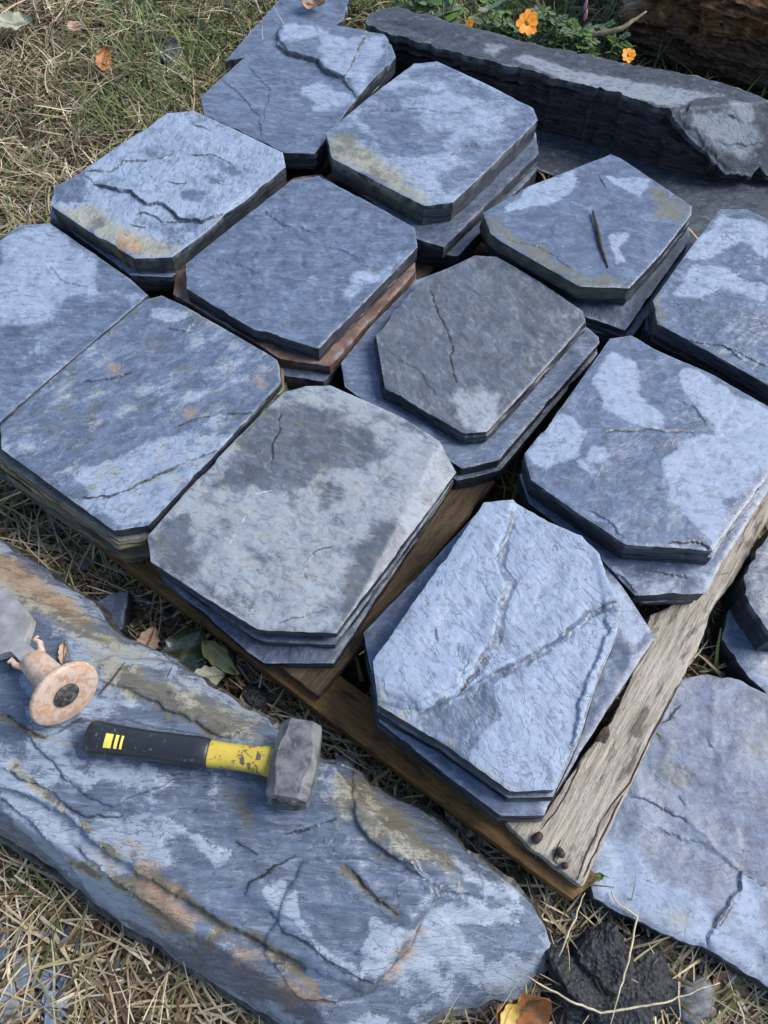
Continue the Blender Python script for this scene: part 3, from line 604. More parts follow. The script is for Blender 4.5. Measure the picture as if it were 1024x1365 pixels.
# ------------------------------------------------------------------ other stones
# great slate boulder with the tools
oQ = PX((-170,640),(-60,680),(0,722),(60,758),(120,800),(150,838),(215,868),(330,945),(395,985),(425,1008),(462,1014),(482,1030),(492,1048),(560,1078),(610,1120),(650,1155),(700,1195),(728,1235),(741,1272),(730,1300),(690,1330),(640,1340),(600,1348),(560,1372),(520,1400),(420,1395),(350,1352),(250,1290),(150,1222),(60,1152),(0,1112),(-120,1030),(-200,900))
slab('slate_boulder', oQ, .140, .15, M_boul, 'long stained slate boulder carrying the hammer and chisel', 'boulder', res=.0048, cleft=.0022, cfreq=6., stretch=(.5, 1.5), rot=R(-38), base=-.1, zbot=-.012, layer=.005, sheets=14, flare=.012, rough=.005, rough_f=26, round_=.006,
     facets=[((0,1080,.140), (400,1335,.132), (60,1152,.085)), ((585,1190,.136), (500,1345,.118), (740,1275,.035)), ((470,1350,.112), (660,1235,.105), (640,1342,.03)), ((0,790,.145), (330,985,.142), (60,758,.075)), ((430,1040,.140), (640,1190,.138), (560,1078,.07))],
     olive=[PX((-100,690),(0,740),(130,830),(215,885),(150,880),(60,830),(-50,800)), Y2((290,60),(400,150),(560,300),(640,440),(520,370),(420,330),(350,320),(280,220),(230,230),(200,120)), PX((100,850),(330,955),(370,1000),(280,985),(150,920)), PX((120,1130),(200,1180),(300,1280),(220,1230)), Z8((700,850),(770,860),(760,960),(690,900))],
     rust=[PX((-100,690),(0,735),(90,790),(130,835),(60,810),(-40,760)), Y1((430,330),(480,320),(640,480),(660,650),(540,620),(440,450)), Y1((750,620),(900,700),(960,820),(800,740)), Y2((400,700),(500,560),(460,650),(400,720)), Y2((0,640),(80,700),(200,800),(60,800))],
     dry=[Y1((0,40),(120,140),(260,250),(420,440),(620,640),(560,650),(330,520),(120,330),(0,210)), Y1((300,250),(420,200),(470,420),(560,440),(400,430)), Y1((250,410),(420,500),(660,600),(680,680),(560,640),(420,580),(330,540)), Y1((640,280),(800,330),(810,400),(740,420)), Y1((860,450),(1000,400),(1024,640),(900,520)), Y2((340,510),(480,580),(360,740),(300,700)), Y2((0,420),(120,430),(200,600),(330,700),(300,760),(100,600)),
          Y2((570,300),(700,400),(880,540),(780,500),(640,420)), PX((0,1010),(60,1040),(130,1110),(60,1090),(0,1050)), PX((30,940),(100,960),(110,1010),(40,1000)), Z8((370,440),(470,430),(470,470),(380,480)), Y2((490,490),(760,500),(830,560),(640,640),(480,700),(420,720))],
     wet=[Y1((500,150),(700,60),(720,180),(850,250),(820,340),(640,280),(560,240)), Y2((130,350),(330,350),(560,440),(480,570),(350,490),(250,630),(130,500)), Y2((620,560),(800,540),(860,620),(700,700))],
     plateaus=[(Y1((-500,-200),(-20,120),(120,170),(240,230),(330,320),(450,400),(600,490),(760,580),(900,660),(1024,730),(1250,830),(1500,500),(1100,0),(600,-300)), .008, .35, .007), (Y1((720,60),(600,110),(480,150),(400,195),(300,160),(200,60),(100,-60),(400,-100),(700,-40)), .004, .6), (Y2((500,560),(440,660),(340,770),(240,800),(120,790),(0,640),(130,350),(330,350),(560,440)), .003, .4), (Y2((230,40),(290,60),(290,220),(350,300),(420,340),(560,440),(700,470),(640,250),(400,60),(330,10)), .004, .5), (Z8((0,250),(300,330),(420,420),(560,470),(700,570),(820,640),(700,700),(420,560),(250,500),(0,420)), .004, .4)],
     seams=[(Y1((290,255),(340,310),(450,390),(480,410),(560,450),(620,490)), .0035), (Y1((620,490),(700,560),(760,590),(900,660),(1024,740)), .0045), (Y1((480,400),(440,470)), .003), (Y1((760,590),(710,660)), .004), (Y1((240,390),(420,460),(540,540),(640,620)), .004), (Y2((20,620),(90,680),(180,760)), .004), (Y2((260,380),(340,450),(420,515)), .0025), (Y1((60,60),(130,130),(230,210)), .004), (Z8((20,630),(120,690),(240,720)), .002)],
     ledges=[(Z8((250,640),(150,700),(20,630),(-30,610)), .004, .03, .6), (Z8((440,830),(620,790),(640,800)), .003, .02, .5), (Y1((0,130),(120,170),(240,230),(330,320),(450,400),(600,490),(760,580),(900,660),(1024,730)), .006, .03, .2),
             (Y1((250,330),(380,440),(560,560),(660,680)), .006, .03, .5), (Y1((-20,150),(120,250),(240,400),(300,480)), .006, .02, .5), (Y1((1010,360),(920,420),(850,450),(840,500)), .003, .015, .7),
             (Y2((270,370),(340,450),(425,520)), .004, .02, .7), (Y2((80,265),(180,240),(230,215)), .003, .015, .8), (Y2((500,560),(440,660),(340,770),(240,800),(120,790)), -.006, .03, .5), (Y2((290,220),(350,300),(420,340),(500,380)), .005, .02, .5), (Y1((810,325),(880,352)), .003, .008, 1.), (Z8((300,330),(420,420),(560,470),(700,570),(820,640)), .004, .03, .4), (Y1((-20,60),(160,130),(300,240),(420,230)), .004, .02, .6),
             (Y2((0,490),(60,560),(140,610),(260,700),(350,740)), .004, .03, .6)])
# big flat slab under the plank
oS = Y3((300,640),(420,380),(560,120),(665,18),(760,0),(900,20),(1010,75))+PX((1090,960),(1130,1150),(1100,1370),(1040,1325))+Y3((1010,1222),(900,1150),(800,1085),(640,1022),(520,975),(420,920),(330,872),(312,800))
slab('flat_slate_slab', oS, .062, .05, M_flat, 'large flat bluish slate slab beside the weathered plank', 'slab', res=.004, cleft=.0009, base=-.7, rough=.003, layer=.002, rough_f=30, rows=6, zbot=-.005,
     dry=[Y3((330,650),(420,600),(540,760),(760,900),(980,1100),(1000,1200),(780,1060),(420,900),(335,860)), Y3((900,760),(1010,870),(1010,1100),(860,1000),(840,880))],
     olive=[Y3((600,360),(700,380),(690,430),(620,420)), Y3((590,920),(680,900),(700,960),(630,980)), Y3((940,250),(1010,260),(1000,360),(950,350))],
     ledges=[(Y3((465,468),(560,495),(640,545),(710,585)), .002, .02, .5), (Y3((580,590),(680,640),(760,650)), .0015, .012, .4), (Y3((1020,850),(960,800),(905,768),(890,840),(830,930),(770,1060)), .005, .04, .5), (Y3((905,768),(915,680)), .002, .02, .5), (Y3((760,240),(800,290),(830,250)), .0015, .01, .3), (Y3((660,480),(690,505),(715,490)), .0012, .008, .6), (Y3((670,120),(620,180),(600,190)), .002, .012, .7)],
     swells=[(Y3((560,400),(800,380),(960,640),(700,740),(540,640)), -.004, .08)])
slab('slate_piece', PX((991,772),(1010,735),(1040,690),(1080,740),(1070,850),(1030,850),(1000,805)), .115, .03, M_low, 'dark slate offcut leaning beside the spike end of the plank', 'stone', base=-.6, res=.006, rough=.003, cleft=.002, zbot=.03)
slab('slate_piece', PX((962,850),(970,820),(985,795),(1060,820),(1090,900),(1050,945),(1000,905)), .058, .06, M_smooth, 'grey slate offcut in the straw between the plank and the dark offcut', 'stone', base=-.4, res=.006, rough=.003, zbot=-.005)
# long layered slab, the slab below it, the rusty boulder
oM = Y5((20,75),(25,52),(60,28),(120,22),(235,52),(350,85),(600,150),(850,200),(1020,230))+PX((960,108),(1024,133),(1120,165),(1130,240),(1075,245),(1024,237),(971,229),(951,219),(925,182),(900,160),(889,145))+Y5((850,300),(700,270),(580,236),(450,205),(380,185),(300,165),(200,138),(100,110))
slab('layered_slate_slab', oM, .185, .140, M_dark, 'long thick dark slate slab with layered broken front in front of the flowers', 'slab', base=-.8, res=.0045, cleft=.0014, stretch=(.4, 1.3), rot=R(-18), rough=.006, rough_f=28, chips_=.006, layer=.010, sheets=13, flare=-.045,
     facets=[((893,150,.183), (1010,140,.180), (960,222,.095))], dry=[Y5((500,190),(540,170),(700,230),(800,230),(900,260))+Y6((600,450),(800,490),(700,510),(520,550),(380,520),(150,470))+Y5((620,245)), Y6((640,590),(830,570),(830,520),(950,570),(920,660),(1000,740),(900,830),(750,760),(640,640)), Y5((410,145),(470,150),(440,185),(400,170))],
     ledges=[(Y6((510,560),(600,580),(640,510),(820,510)), -.006, .03, .5), (Y6((560,640),(650,680),(700,760),(830,880)), .004, .02, .4), (Y6((740,740),(850,750),(1000,735)), .002, .015, .5), (Y6((820,600),(890,630),(905,660)), .003, .012, .7)])
slab('dark_slate_slab', PX((690,215),(700,178),(760,120),(1060,190),(1130,300),(1040,335),(960,315),(905,345),(860,320),(780,250)), .046, .08, M_dark, 'dark flat slate slab lying in shade under the long layered one', 'slab', base=-1., res=.008, cleft=.001, rough=.003, layer=.005, sheets=10, zbot=-.01)
slab('slate_piece', PX((300,82),(345,30),(375,-4),(400,-20),(470,-15),(457,28),(430,45),(380,60)), .05, .05, M_smooth, 'small slate carrying a curled brown leaf behind the pavers', 'stone', base=-1., res=.006, rough=.003, zbot=-.01)
slab('slate_piece', PX((212,70),(225,45),(240,50),(238,80),(222,90)), .02, .03, M_dark, 'dark stone half hidden in the grass', 'stone', base=-.8, res=.006, rough=.003, zbot=-.02)

OUT_ROCKS = list(OUT)
# tall rusty boulder behind the flowers: stacked uneven layers
def block_rock(name, c, half, rotz, mat, label, cat, n=46, layer=.02, lump=.05, seed=0, tiltx=0., rust0=.3, olive0=0., fz=18, dry0=-.6):
    V = []; idx = {}; F = []
    def vid(p):
        key = tuple(np.round(p, 5))
        if key not in idx: idx[key] = len(V); V.append(p)
        return idx[key]
    for ax in range(3):
        for sg in (-1, 1):
            for i in range(n):
                for j in range(n):
                    q = []
                    for a, b in ((i, j), (i+1, j), (i+1, j+1), (i, j+1)):
                        p = [0, 0, 0]; p[ax] = sg; p[(ax+1) % 3] = -1+2*a/n; p[(ax+2) % 3] = -1+2*b/n
                        q.append(vid(np.array(p, float)))
                    F.append(q if sg > 0 else q[::-1])
    V = np.array(V); nr = np.linalg.norm(V, axis=1)
    P = V/((np.abs(V)**7).sum(1)**(1/7))[:, None]
    d = P/np.linalg.norm(P, axis=1)[:, None]
    X = P*np.array(half)
    zl = X[:, 2]*fz+fbm(X[:, 0]*3+7, X[:, 1]*3, seed, 3)*1.2
    lay = _h(np.floor(zl), np.floor(zl)*0, seed)-.5
    ff = zl-np.floor(zl)
    h = layer*(lay*2+(.4-ff)*1.0)+lump*fbm(X[:, 0]*3.3+X[:, 2]*1.3, X[:, 1]*3.3+X[:, 2]*2.1, seed+2, 4)+.9*layer*fbm(X[:, 0]*16+X[:, 1]*11, X[:, 2]*60, seed+9, 5)
    flatz = np.clip(np.abs(d[:, 2])*1.6-.6, 0, 1)
    hor = d.copy(); hor[:, 2] *= .15
    X = X+hor*(h*(1-flatz))[:, None]; X[:, 2] += flatz*lump*.4*fbm(X[:, 0]*4, X[:, 1]*4, seed+4, 4)
    ct, st = math.cos(tiltx), math.sin(tiltx); X = np.c_[X[:, 0], X[:, 1]*ct-X[:, 2]*st, X[:, 1]*st+X[:, 2]*ct]
    side = (np.abs(d[:, 2]) < .6).astype(float)
    o = mesh_obj(name, X+np.array((0, 0, half[2])), F, mat, None, False, (c[0], c[1], c[2]), {'dry': np.full(len(X), dry0)+flatz*.9, 'rust': np.full(len(X), rust0)*(1-flatz), 'olive': np.full(len(X), olive0), 'crack': np.zeros(len(X)), 'side': side})
    o.rotation_euler = (0, 0, rotz); tag(o, label, cat)
    OUT.append(np.array([(c[0]+math.cos(rotz)*a*half[0]-math.sin(rotz)*b*half[1], c[1]+math.sin(rotz)*a*half[0]+math.cos(rotz)*b*half[1]) for a, b in ((-.9,-.9),(.9,-.9),(.9,.9),(-.9,.9))]))
    return o
pb = W(1010, 96, 0.0)
block_rock('rusty_boulder', (pb[0]+.12, pb[1]+.08, -.03), (.46, .24, .24), R(-20), M_rust, 'tall rusty brown boulder with cracked layers behind the long slab', 'boulder', n=110, layer=.02, lump=.07, seed=4, tiltx=R(-14), rust0=.5, fz=42)

# black crumbly chunk and small stones
def asphalt():
    k = N('black_asphalt'); c = k.coord(); a = k.noise(c, 160, 5, .7, .3); v = k.n('TexVoronoi'); k.l(c, v.inputs['Vector']); v.inputs['Scale'].default_value = 170
    col = k.mix(k.ss(a, .3, .7), (.008, .009, .011), (.035, .037, .042)); b = k.bump(v.outputs['Distance'], .9, .004); b = k.bump(a, .7, .004, b)
    return k.out(col, .55, b)
M_asph = asphalt()
M_grey = simple('grey_stone', (.16, .165, .17), .6, .5, 60, .8)
def lichen():
    k = N('pale_lichen_stone'); c = k.coord(); a = k.noise(c, 28, 6, .65, .6); f = k.noise(c, 120, 5, .6)
    col = k.mix(k.ss(a, .42, .58), (.07, .05, .04), (.40, .37, .30)); col = k.mix(k.ss(f, .55, .7), col, (.13, .11, .08))
    return k.out(col, .8, k.bump(f, .8, .004))
M_lich = lichen()
def lump_rock(name, px, z, half, mat, label, cat='stone', rot=0., seed=0, bump=.25, sub=4, group=None, grit=.0):
    bm = bmesh.new(); bmesh.ops.create_icosphere(bm, subdivisions=sub, radius=1)
    P = np.array([v.co[:] for v in bm.verts]); F = [[v.index for v in f.verts] for f in bm.faces]; bm.free()
    n = fbm(P[:, 0]*1.3+seed, P[:, 1]*1.3+P[:, 2]*1.7, seed, 5, .55)*bump
    P = np.sign(P)*np.abs(P)**.8*(1+n+grit*fbm(P[:, 0]*9+P[:, 2]*4, P[:, 1]*9-P[:, 2]*6, seed+5, 5, .7))[:, None]*np.array(half)
    c = W(*px, z); o = mesh_obj(name, P, F, mat, None, True, (c[0], c[1], z)); o.rotation_euler = (0, 0, rot); tag(o, label, cat, group); return o
lump_rock('asphalt_chunk', (800,1310), .012, (.062, .066, .045), M_asph, 'black crumbly asphalt chunk in the straw by the boulder end', 'rubble', .3, 3, .42, 5, grit=.035)
lump_rock('small_stone', (922,1332), .01, (.030, .026, .022), M_grey, 'grey pebble beside the black asphalt chunk', 'stone', .2, 5, .3)
lump_rock('small_stone', (885,1322), .008, (.022, .02, .02), M_asph, 'small black stone next to the grey pebble', 'stone', .9, 6, .3)
lump_rock('small_stone', (632,1085), .012, (.045, .030, .034), M_lich, 'pale lichen-speckled stone under the front board', 'stone', R(-38), 8, .3, 5, grit=.06)
lump_rock('small_stone', (338,935), .02, (.020, .024, .02), M_asph, 'round black wet stone by the green leaves', 'stone', .4, 9, .2)
lump_rock('small_stone', (838,1252), .012, (.014, .012, .012), M_lich, 'tiny pale stone between the asphalt chunk and flat slab', 'stone', .4, 10, .2)
slab('slate_piece', PX((126,806),(145,792),(172,786),(166,815),(163,838),(150,848),(135,828)), .05, .05, M_low, 'dark slate shard wedged between the boulder and pallet', 'stone', base=-.8, res=.005, rough=.002, zbot=-.01)
chips = [((15,1275),(45,1268),(50,1300),(22,1330)), ((45,1300),(85,1283),(88,1308),(58,1322)), ((0,1320),(18,1310),(30,1355),(0,1372)), ((28,1335),(48,1322),(54,1348),(36,1362)), ((-20,1240),(8,1252),(6,1280),(-22,1290)), ((60,1345),(82,1348),(80,1372),(58,1368))]
CHIP = ['largest slate chip of the heap in the straw', 'slate chip beside the largest chip, nearest the boulder', 'long slate chip under the rest of the heap in the straw', 'small slate chip between the largest and the long chip', 'slate chip at the far end of the heap, beside the largest', 'slate chip apart from the heap, below the others in straw']
for i, c in enumerate(chips):
    slab('slate_chip', PX(*c), .014+.004*(i % 3), .02, M_std, CHIP[i], 'stone', 'slate chips in the straw', base=-.1+.3*(i % 3), res=.005, rough=.0015, zbot=-.015)

# ------------------------------------------------------------------ tools on the boulder
bpy.context.view_layer.update()
BQ = bpy.data.objects['slate_boulder']
def surf(x, y, o=BQ):
    l = np.array(o.location); hit, loc, nrm, _ = o.ray_cast(Vector((x-l[0], y-l[1], 2)), Vector((0, 0, -1)))
    return loc.z+l[2] if hit else 0.
def on(px, py, o=BQ, lift=0.):
    z = .14
    for _ in range(8):
        p = W(px, py, z); z = surf(p[0], p[1], o)+lift
    return W(px, py, z)
def sweep(frames, mat, name, parent, smooth=True, o0=np.zeros(3)):
    """frames: list of (centre, a, b, [(u, v), ...])"""
    V = []; m = len(frames[0][3]); F = []
    for c, a, b, pr in frames: V += [c+a*u+b*v-o0 for u, v in pr]
    for i in range(len(frames)-1): F += [(i*m+k, i*m+(k+1) % m, (i+1)*m+(k+1) % m, (i+1)*m+k) for k in range(m)]
    F += [list(range(m))[::-1], [(len(frames)-1)*m+k for k in range(m)]]
    me = mesh_obj(name, V, F, mat, parent, smooth)
    bm = bmesh.new(); bm.from_mesh(me.data); bmesh.ops.recalc_face_normals(bm, faces=bm.faces); bm.to_mesh(me.data); bm.free()
    return me
def sharp(o, ang=35):
    me = o.data; bm = bmesh.new(); bm.from_mesh(me)
    for e in bm.edges:
        if len(e.link_faces) == 2 and e.calc_face_angle() > R(ang): e.smooth = False
    bm.to_mesh(me); bm.free()
def steel():
    k = N('worn_steel'); c = k.coord(); a = k.noise(c, 45, 7, .65, .4); f = k.noise(c, 300, 4, .6)
    col = k.mix(k.ss(a, .35, .65), (.075, .075, .08), (.20, .20, .205)); col = k.mix(k.math('MULTIPLY', k.ss(a, .62, .75), .5), col, (.10, .06, .04))
    col = k.mix(k.math('MULTIPLY', k.ss(f, .6, .72), .5), col, (.35, .34, .33))
    k.b.inputs['Metallic'].default_value = .35
    return k.out(col, k.lerp(a, .35, .6), k.bump(a, .4, .002, k.bump(f, .3, .0008)))
def worn_face():
    k = N('worn_striking_face'); c = k.coord(); a = k.noise(c, 120, 6, .7, .4)
    return k.out(k.mix(k.ss(a, .4, .65), (.018, .018, .018), (.12, .115, .11)), .6, k.bump(a, .8, .002))
def paint(name, col, chip, amt=.6, rough=.45):
    k = N(name); c = k.coord(); a = k.noise(c, 90, 7, .7, .6); b = k.noise(c, 30, 5, .6, .3)
    cc = k.mix(k.ss(b, .3, .7), tuple(v*.8 for v in col), col); cc = k.mix(k.ss(a, amt, amt+.06), cc, chip)
    return k.out(cc, rough, k.bump(a, .25, .001))
M_steel, M_face = steel(), worn_face()
M_yel = paint('yellow_fibreglass', (.58, .43, .06), (.10, .085, .05), .53)
M_rub = paint('black_rubber_grip', (.020, .023, .028), (.10, .105, .11), .60, .38)
M_mark = simple('yellow_print', (.75, .62, .10), .5, .15)
hb = on(392, 1024); hz = hb[2]
ham = empty('club_hammer', (hb[0], hb[1], hz)); tag(ham, 'club hammer with steel head and black and yellow handle on the boulder', 'hammer')
h0 = np.array(ham.location)
hr = .027
z_h = hz+hr*.95
hc = W(393, 1020, z_h)
f0, f1 = W(404, 968, z_h-.002), W(382, 1072, z_h+.014)
ax = (f1-f0); hl = np.linalg.norm(ax); ax /= hl
g_end = W(118, 985, 0.); g_end = on(118, 983, BQ, .021)
nk = W(366, 1016, z_h+.001)
hd = g_end-nk; hlen = np.linalg.norm(hd); hd /= hlen
sd_ = np.cross(ax, np.array((0, 0, 1.))); sd_ /= np.linalg.norm(sd_); up_ = np.cross(sd_, ax)
def octo(w, h, ch): return [(w, h-ch), (w-ch, h), (-w+ch, h), (-w, h-ch), (-w, -h+ch), (-w+ch, -h), (w-ch, -h), (w, -h+ch)]
fr = []
for t, w_, h_, ch in ((0, .017, .017, .008), (.015, .0235, .0235, .0105), (.07, .0255, .0255, .011), (.24, .0265, .0265, .011), (.36, .0275, .0262, .0075), (.5, .028, .0262, .007), (.64, .0275, .0262, .0075), (.76, .0265, .0265, .011), (.93, .0255, .0255, .011), (.985, .0235, .0235, .0105), (1., .018, .018, .0085)):
    fr.append((f0+ax*hl*t, sd_, up_, octo(w_, h_, ch)))
hh = sweep(fr, M_steel, 'head', ham, True, h0); sharp(hh, 30)
fc = [(f1+ax*d, sd_, up_, octo(w_, w_, c_)) for d, w_, c_ in ((-.001, .0178, .0084), (.0016, .0168, .008), (.0024, .010, .0045))]
sweep(fc, M_face, 'striking_face', ham, True, h0)
ha = np.cross(hd, np.array((0, 0, 1.))); ha /= np.linalg.norm(ha); hu = np.cross(ha, hd)
def ell(a, b, n=20, p=2.6): return [(a*np.sign(math.cos(q))*abs(math.cos(q))**(2/p), b*np.sign(math.sin(q))*abs(math.sin(q))**(2/p)) for q in (2*math.pi*i/n for i in range(n))]
def prof(a, b, tbl): return [(nk+hd*hlen*t, ha, hu, ell(u, v)) for t, u, v in tbl]
sweep(prof(0, 1, ((-.16, .012, .011), (-.02, .0165, .015), (.0, .0185, .016), (.05, .0175, .0155), (.12, .0155, .0145), (.22, .0150, .0142), (.34, .0160, .0150), (.39, .0165, .0153))), M_yel, 'neck', ham, True, h0)
sweep(prof(0, 1, ((.345, .0162, .0152), (.36, .0178, .0168), (.42, .0186, .0172), (.52, .0182, .017), (.66, .0178, .0168), (.78, .0184, .0172), (.88, .0200, .0186), (.95, .0212, .0196), (.985, .0205, .019), (1.0, .0165, .015), (1.006, .008, .007))), M_rub, 'grip', ham, True, h0)
# printed mark on the grip: one block and two bars
for (u0, u1) in ((.845, .885), (.815, .832), (.79, .802)):
    V = []
    for t in (u0, u1):
        for q in np.linspace(58, 98, 6):
            i_ = np.interp(t, (.78, .88, .95), (.0184, .0200, .0212)); j_ = np.interp(t, (.78, .88, .95), (.0172, .0186, .0196)); p_ = 2.6
            a_ = R(180-q); V.append(nk+hd*hlen*t+ha*(i_+.0003)*np.sign(math.cos(a_))*abs(math.cos(a_))**(2/p_)+hu*(j_+.0003)*abs(math.sin(a_))**(2/p_)-h0)
    mesh_obj('printed_mark', V, [(i, i+1, i+7, i+6) for i in range(5)], M_mark, ham)
# chisel with round hand guard
cb = on(62, 905); cz = cb[2]
chs = empty('mason_chisel', (cb[0], cb[1], cz)); tag(chs, 'chisel with wide blade and peach rubber hand guard on the boulder', 'chisel'); c0 = np.array(chs.location)
M_peach = paint('peach_rubber', (.50, .31, .20), (.54, .42, .34), .47, .6)
M_blade = simple('blade_steel', (.40, .37, .35), .32, .3, 30, .3, .25)
# axis from the blade (upper left) to the guard
pd = W(87, 925, cz+.045)
pbk = W(10, 846, cz+.012)
a3 = pd-pbk; a3[2] = 0; a3 /= np.linalg.norm(a3); el = R(14); axc = a3*math.cos(el)+np.array((0, 0, math.sin(el)))
s3 = np.cross(axc, np.array((0, 0, 1.))); s3 /= np.linalg.norm(s3); u3 = np.cross(s3, axc)
gr_ = .0455
pd[2] = cz+gr_*math.cos(el)+.001; pd = W(87, 925, pd[2])
def ring(d, rr, n=40, sx=1.): return (pd+axc*d, s3, u3, [(rr*sx*(1+.022*float(fbm(math.cos(2*math.pi*i/n)*2.5+d*9, math.sin(2*math.pi*i/n)*2.5, 5, 3)))*math.cos(2*math.pi*i/n), rr*(1+.022*float(fbm(math.cos(2*math.pi*i/n)*2.5+d*9, math.sin(2*math.pi*i/n)*2.5, 5, 3)))*math.sin(2*math.pi*i/n)) for i in range(n)])
sweep([ring(-.0045, .020), ring(-.0055, gr_-.003), ring(-.004, gr_-.0006), ring(-.001, gr_), ring(.0015, gr_-.0006), ring(.003, gr_-.0025), ring(.0024, .028), ring(.0022, .0145)], M_peach, 'hand_guard', chs, True, c0)
sweep([ring(-.080, .0135), ring(-.076, .0175), ring(-.062, .0185), ring(-.046, .0195), ring(-.030, .0205), ring(-.016, .0235), ring(-.008, .0285), ring(-.003, .031)], M_peach, 'sleeve', chs, True, c0)
sweep([ring(.0005, .0165), ring(.0036, .0168), ring(.0052, .0155), ring(.006, .009)], M_face, 'striking_end', chs, True, c0)
rb = lambda d, wx, wy: (pd+axc*d, s3, u3, [(wx, wy), (-wx, wy), (-wx, -wy), (wx, -wy)])
o = sweep([rb(-.07, .0105, .0085), rb(-.108, .0105, .008), rb(-.114, .016, .007), rb(-.121, .027, .006), rb(-.131, .036, .0055), rb(-.15, .038, .005), rb(-.20, .040, .0035), rb(-.215, .0405, .0006)], M_blade, 'blade', chs, True, c0); sharp(o, 25)
for sx in (-.014, .012):
    tube([pd+axc*-.074+s3*sx+u3*.004, pd+axc*-.087+s3*sx*1.5+u3*.006, pd+axc*-.096+s3*sx*1.4+u3*.009, pd+axc*-.093+s3*sx*1.8+u3*.011], [.005, .0042, .0035, .0022], M_peach, 'torn_rubber', chs, 8, loc=c0)

# ------------------------------------------------------------------ leaves, twigs
def leaf_mat(name, a, b, vein, rough=.5, spec=.4):
    k = N(name); c = k.coord(); n1 = k.noise(c, 60, 6, .65, .4); n2 = k.noise(c, 320, 3, .5)
    col = k.mix(k.ss(n1, .3, .7), a, b); col = k.mix(k.ss(k.attr('vein'), .3, .8), col, vein)
    col = k.mix(k.math('MULTIPLY', k.ss(n2, .6, .72), .4), col, tuple(v*.4 for v in a))
    return k.out(col, rough, k.bump(n1, .3, .002), spec)
L_brown = leaf_mat('leaf_brown', (.26, .15, .085), (.40, .26, .16), (.14, .08, .045), .6)
L_orange = leaf_mat('leaf_orange', (.36, .13, .035), (.45, .20, .07), (.20, .08, .03), .55)
L_pale = leaf_mat('leaf_pale', (.30, .31, .22), (.42, .42, .32), (.2, .22, .12), .6)
L_yel = leaf_mat('leaf_yellow', (.50, .34, .07), (.60, .44, .14), (.3, .18, .05), .55)
L_dark = leaf_mat('leaf_dark_wet', (.022, .035, .022), (.045, .065, .032), (.08, .10, .05), .22, .6)
L_olive = leaf_mat('leaf_olive', (.16, .17, .06), (.26, .27, .13), (.30, .30, .18), .4)
L_green = leaf_mat('leaf_green', (.075, .15, .022), (.15, .25, .05), (.14, .22, .07), .45)
L_tan = leaf_mat('leaf_tan', (.35, .22, .14), (.48, .34, .24), (.17, .09, .06), .55)
def leaf_mesh(L, wd, curl=.3, cup=.25, lobes=0, seed=0, n=18, m=9):
    V = []; F = []; ve = []
    for i in range(n+1):
        t = i/n; ww = wd*.5*(math.sin(math.pi*min(1, t**.8))**.75)*(1+.10*math.sin(23*t+seed)+(.22*math.sin(t*lobes*6.28+seed) if lobes else 0))+1e-5
        for j in range(m):
            s_ = -1+2*j/(m-1); x = (t-.5)*L; y = s_*ww
            z_ = curl*L*(t-.45)**2*1.2+cup*wd*s_*s_*.5+.05*wd*math.sin(9*t+4*s_+seed)+.02*wd*math.sin(26*t-9*abs(s_))
            V.append((x, y, z_)); vn = 1. if abs(s_) < .14 else max(0, 1-abs(((t*9-abs(s_)*2.2) % 1.)-.5)/.1)*.7
            ve.append(vn)
    F = [(i*m+j, i*m+j+1, (i+1)*m+j+1, (i+1)*m+j) for i in range(n) for j in range(m-1)]
    V = np.array(V); V[:, 2] -= V[:, 2].min()
    base_n = len(V); V2 = V.copy(); V2[:, 2] -= .0004; F += [tuple(q+base_n for q in f[::-1]) for f in F]
    return np.vstack([V, V2]), F, ve+ve
def leaf(px, z, L, wd, rotz, mat, label, curl=.3, cup=.25, tilt=(0, 0), lobes=0, seed=0, stem=True, group=None):
    V, F, ve = leaf_mesh(L, wd, curl, cup, lobes, seed); p = W(*px, z)
    o = mesh_obj('fallen_leaf', V, F, mat, None, True, p, {'vein': ve}); o.rotation_euler = (tilt[0], tilt[1], rotz); tag(o, label, 'leaf', group)
    if stem: 
        zz = V[9*9//2, 2]; tube([(-L*.42, 0, V[4, 2]), (-L*.58, .002, V[4, 2]+.001), (-L*.75, .006, V[4, 2]+.002)], [.0009, .0008, .0007], mat, 'stalk', o, 5)
    return o
leaf((200,852), .055, .042, .030, R(70), L_tan, 'small ribbed tan leaf beside the dark green wet leaves', tilt=(R(15), R(-20)))
leaf((248,868), .045, .085, .065, R(60), L_dark, 'largest dark green wet leaf by the front board', .3, .3, (R(25), R(-15)), seed=2)
leaf((290,890), .035, .07, .05, R(150), L_dark, 'dark green wet leaf under the olive rolled leaf', .2, .3, (R(10), R(10)), seed=5)
leaf((298,876), .055, .075, .030, R(-38), L_olive, 'rolled olive leaf along the front board', .1, .7, (R(30), 0), seed=3)
leaf((278,903), .052, .048, .032, R(15), L_pale, 'pale green leaf at the rim of the boulder', .2, .2, (R(10), R(10)), seed=4)
leaf((330,945), .03, .05, .035, R(100), L_brown, 'brown leaf tucked under the boulder rim by the black stone', seed=6)
leaf((22,34), .04, .085, .055, R(10), L_pale, 'pale grey green leaf lying on the dry grass', .25, .3, (R(10), R(5)), lobes=2, seed=7)
leaf((104,37), .035, .05, .03, R(20), L_tan, 'pinkish tan leaf lying in the dry grass', .4, .3, (R(15), 0), seed=8)
leaf((138,80), .045, .06, .036, R(80), L_orange, 'orange leaf standing in the dry grass beside a stick', .3, .3, (R(35), R(-25)), seed=9)
leaf((418,8), .06, .065, .05, R(-10), L_tan, 'curled brown leaf on the small slate', .7, .5, (R(10), 0), lobes=2, seed=10)
leaf((695,1345), .045, .075, .055, R(40), L_orange, 'large curled brown leaf at the boulder end', .6, .4, (R(25), R(-15)), lobes=2, seed=11)
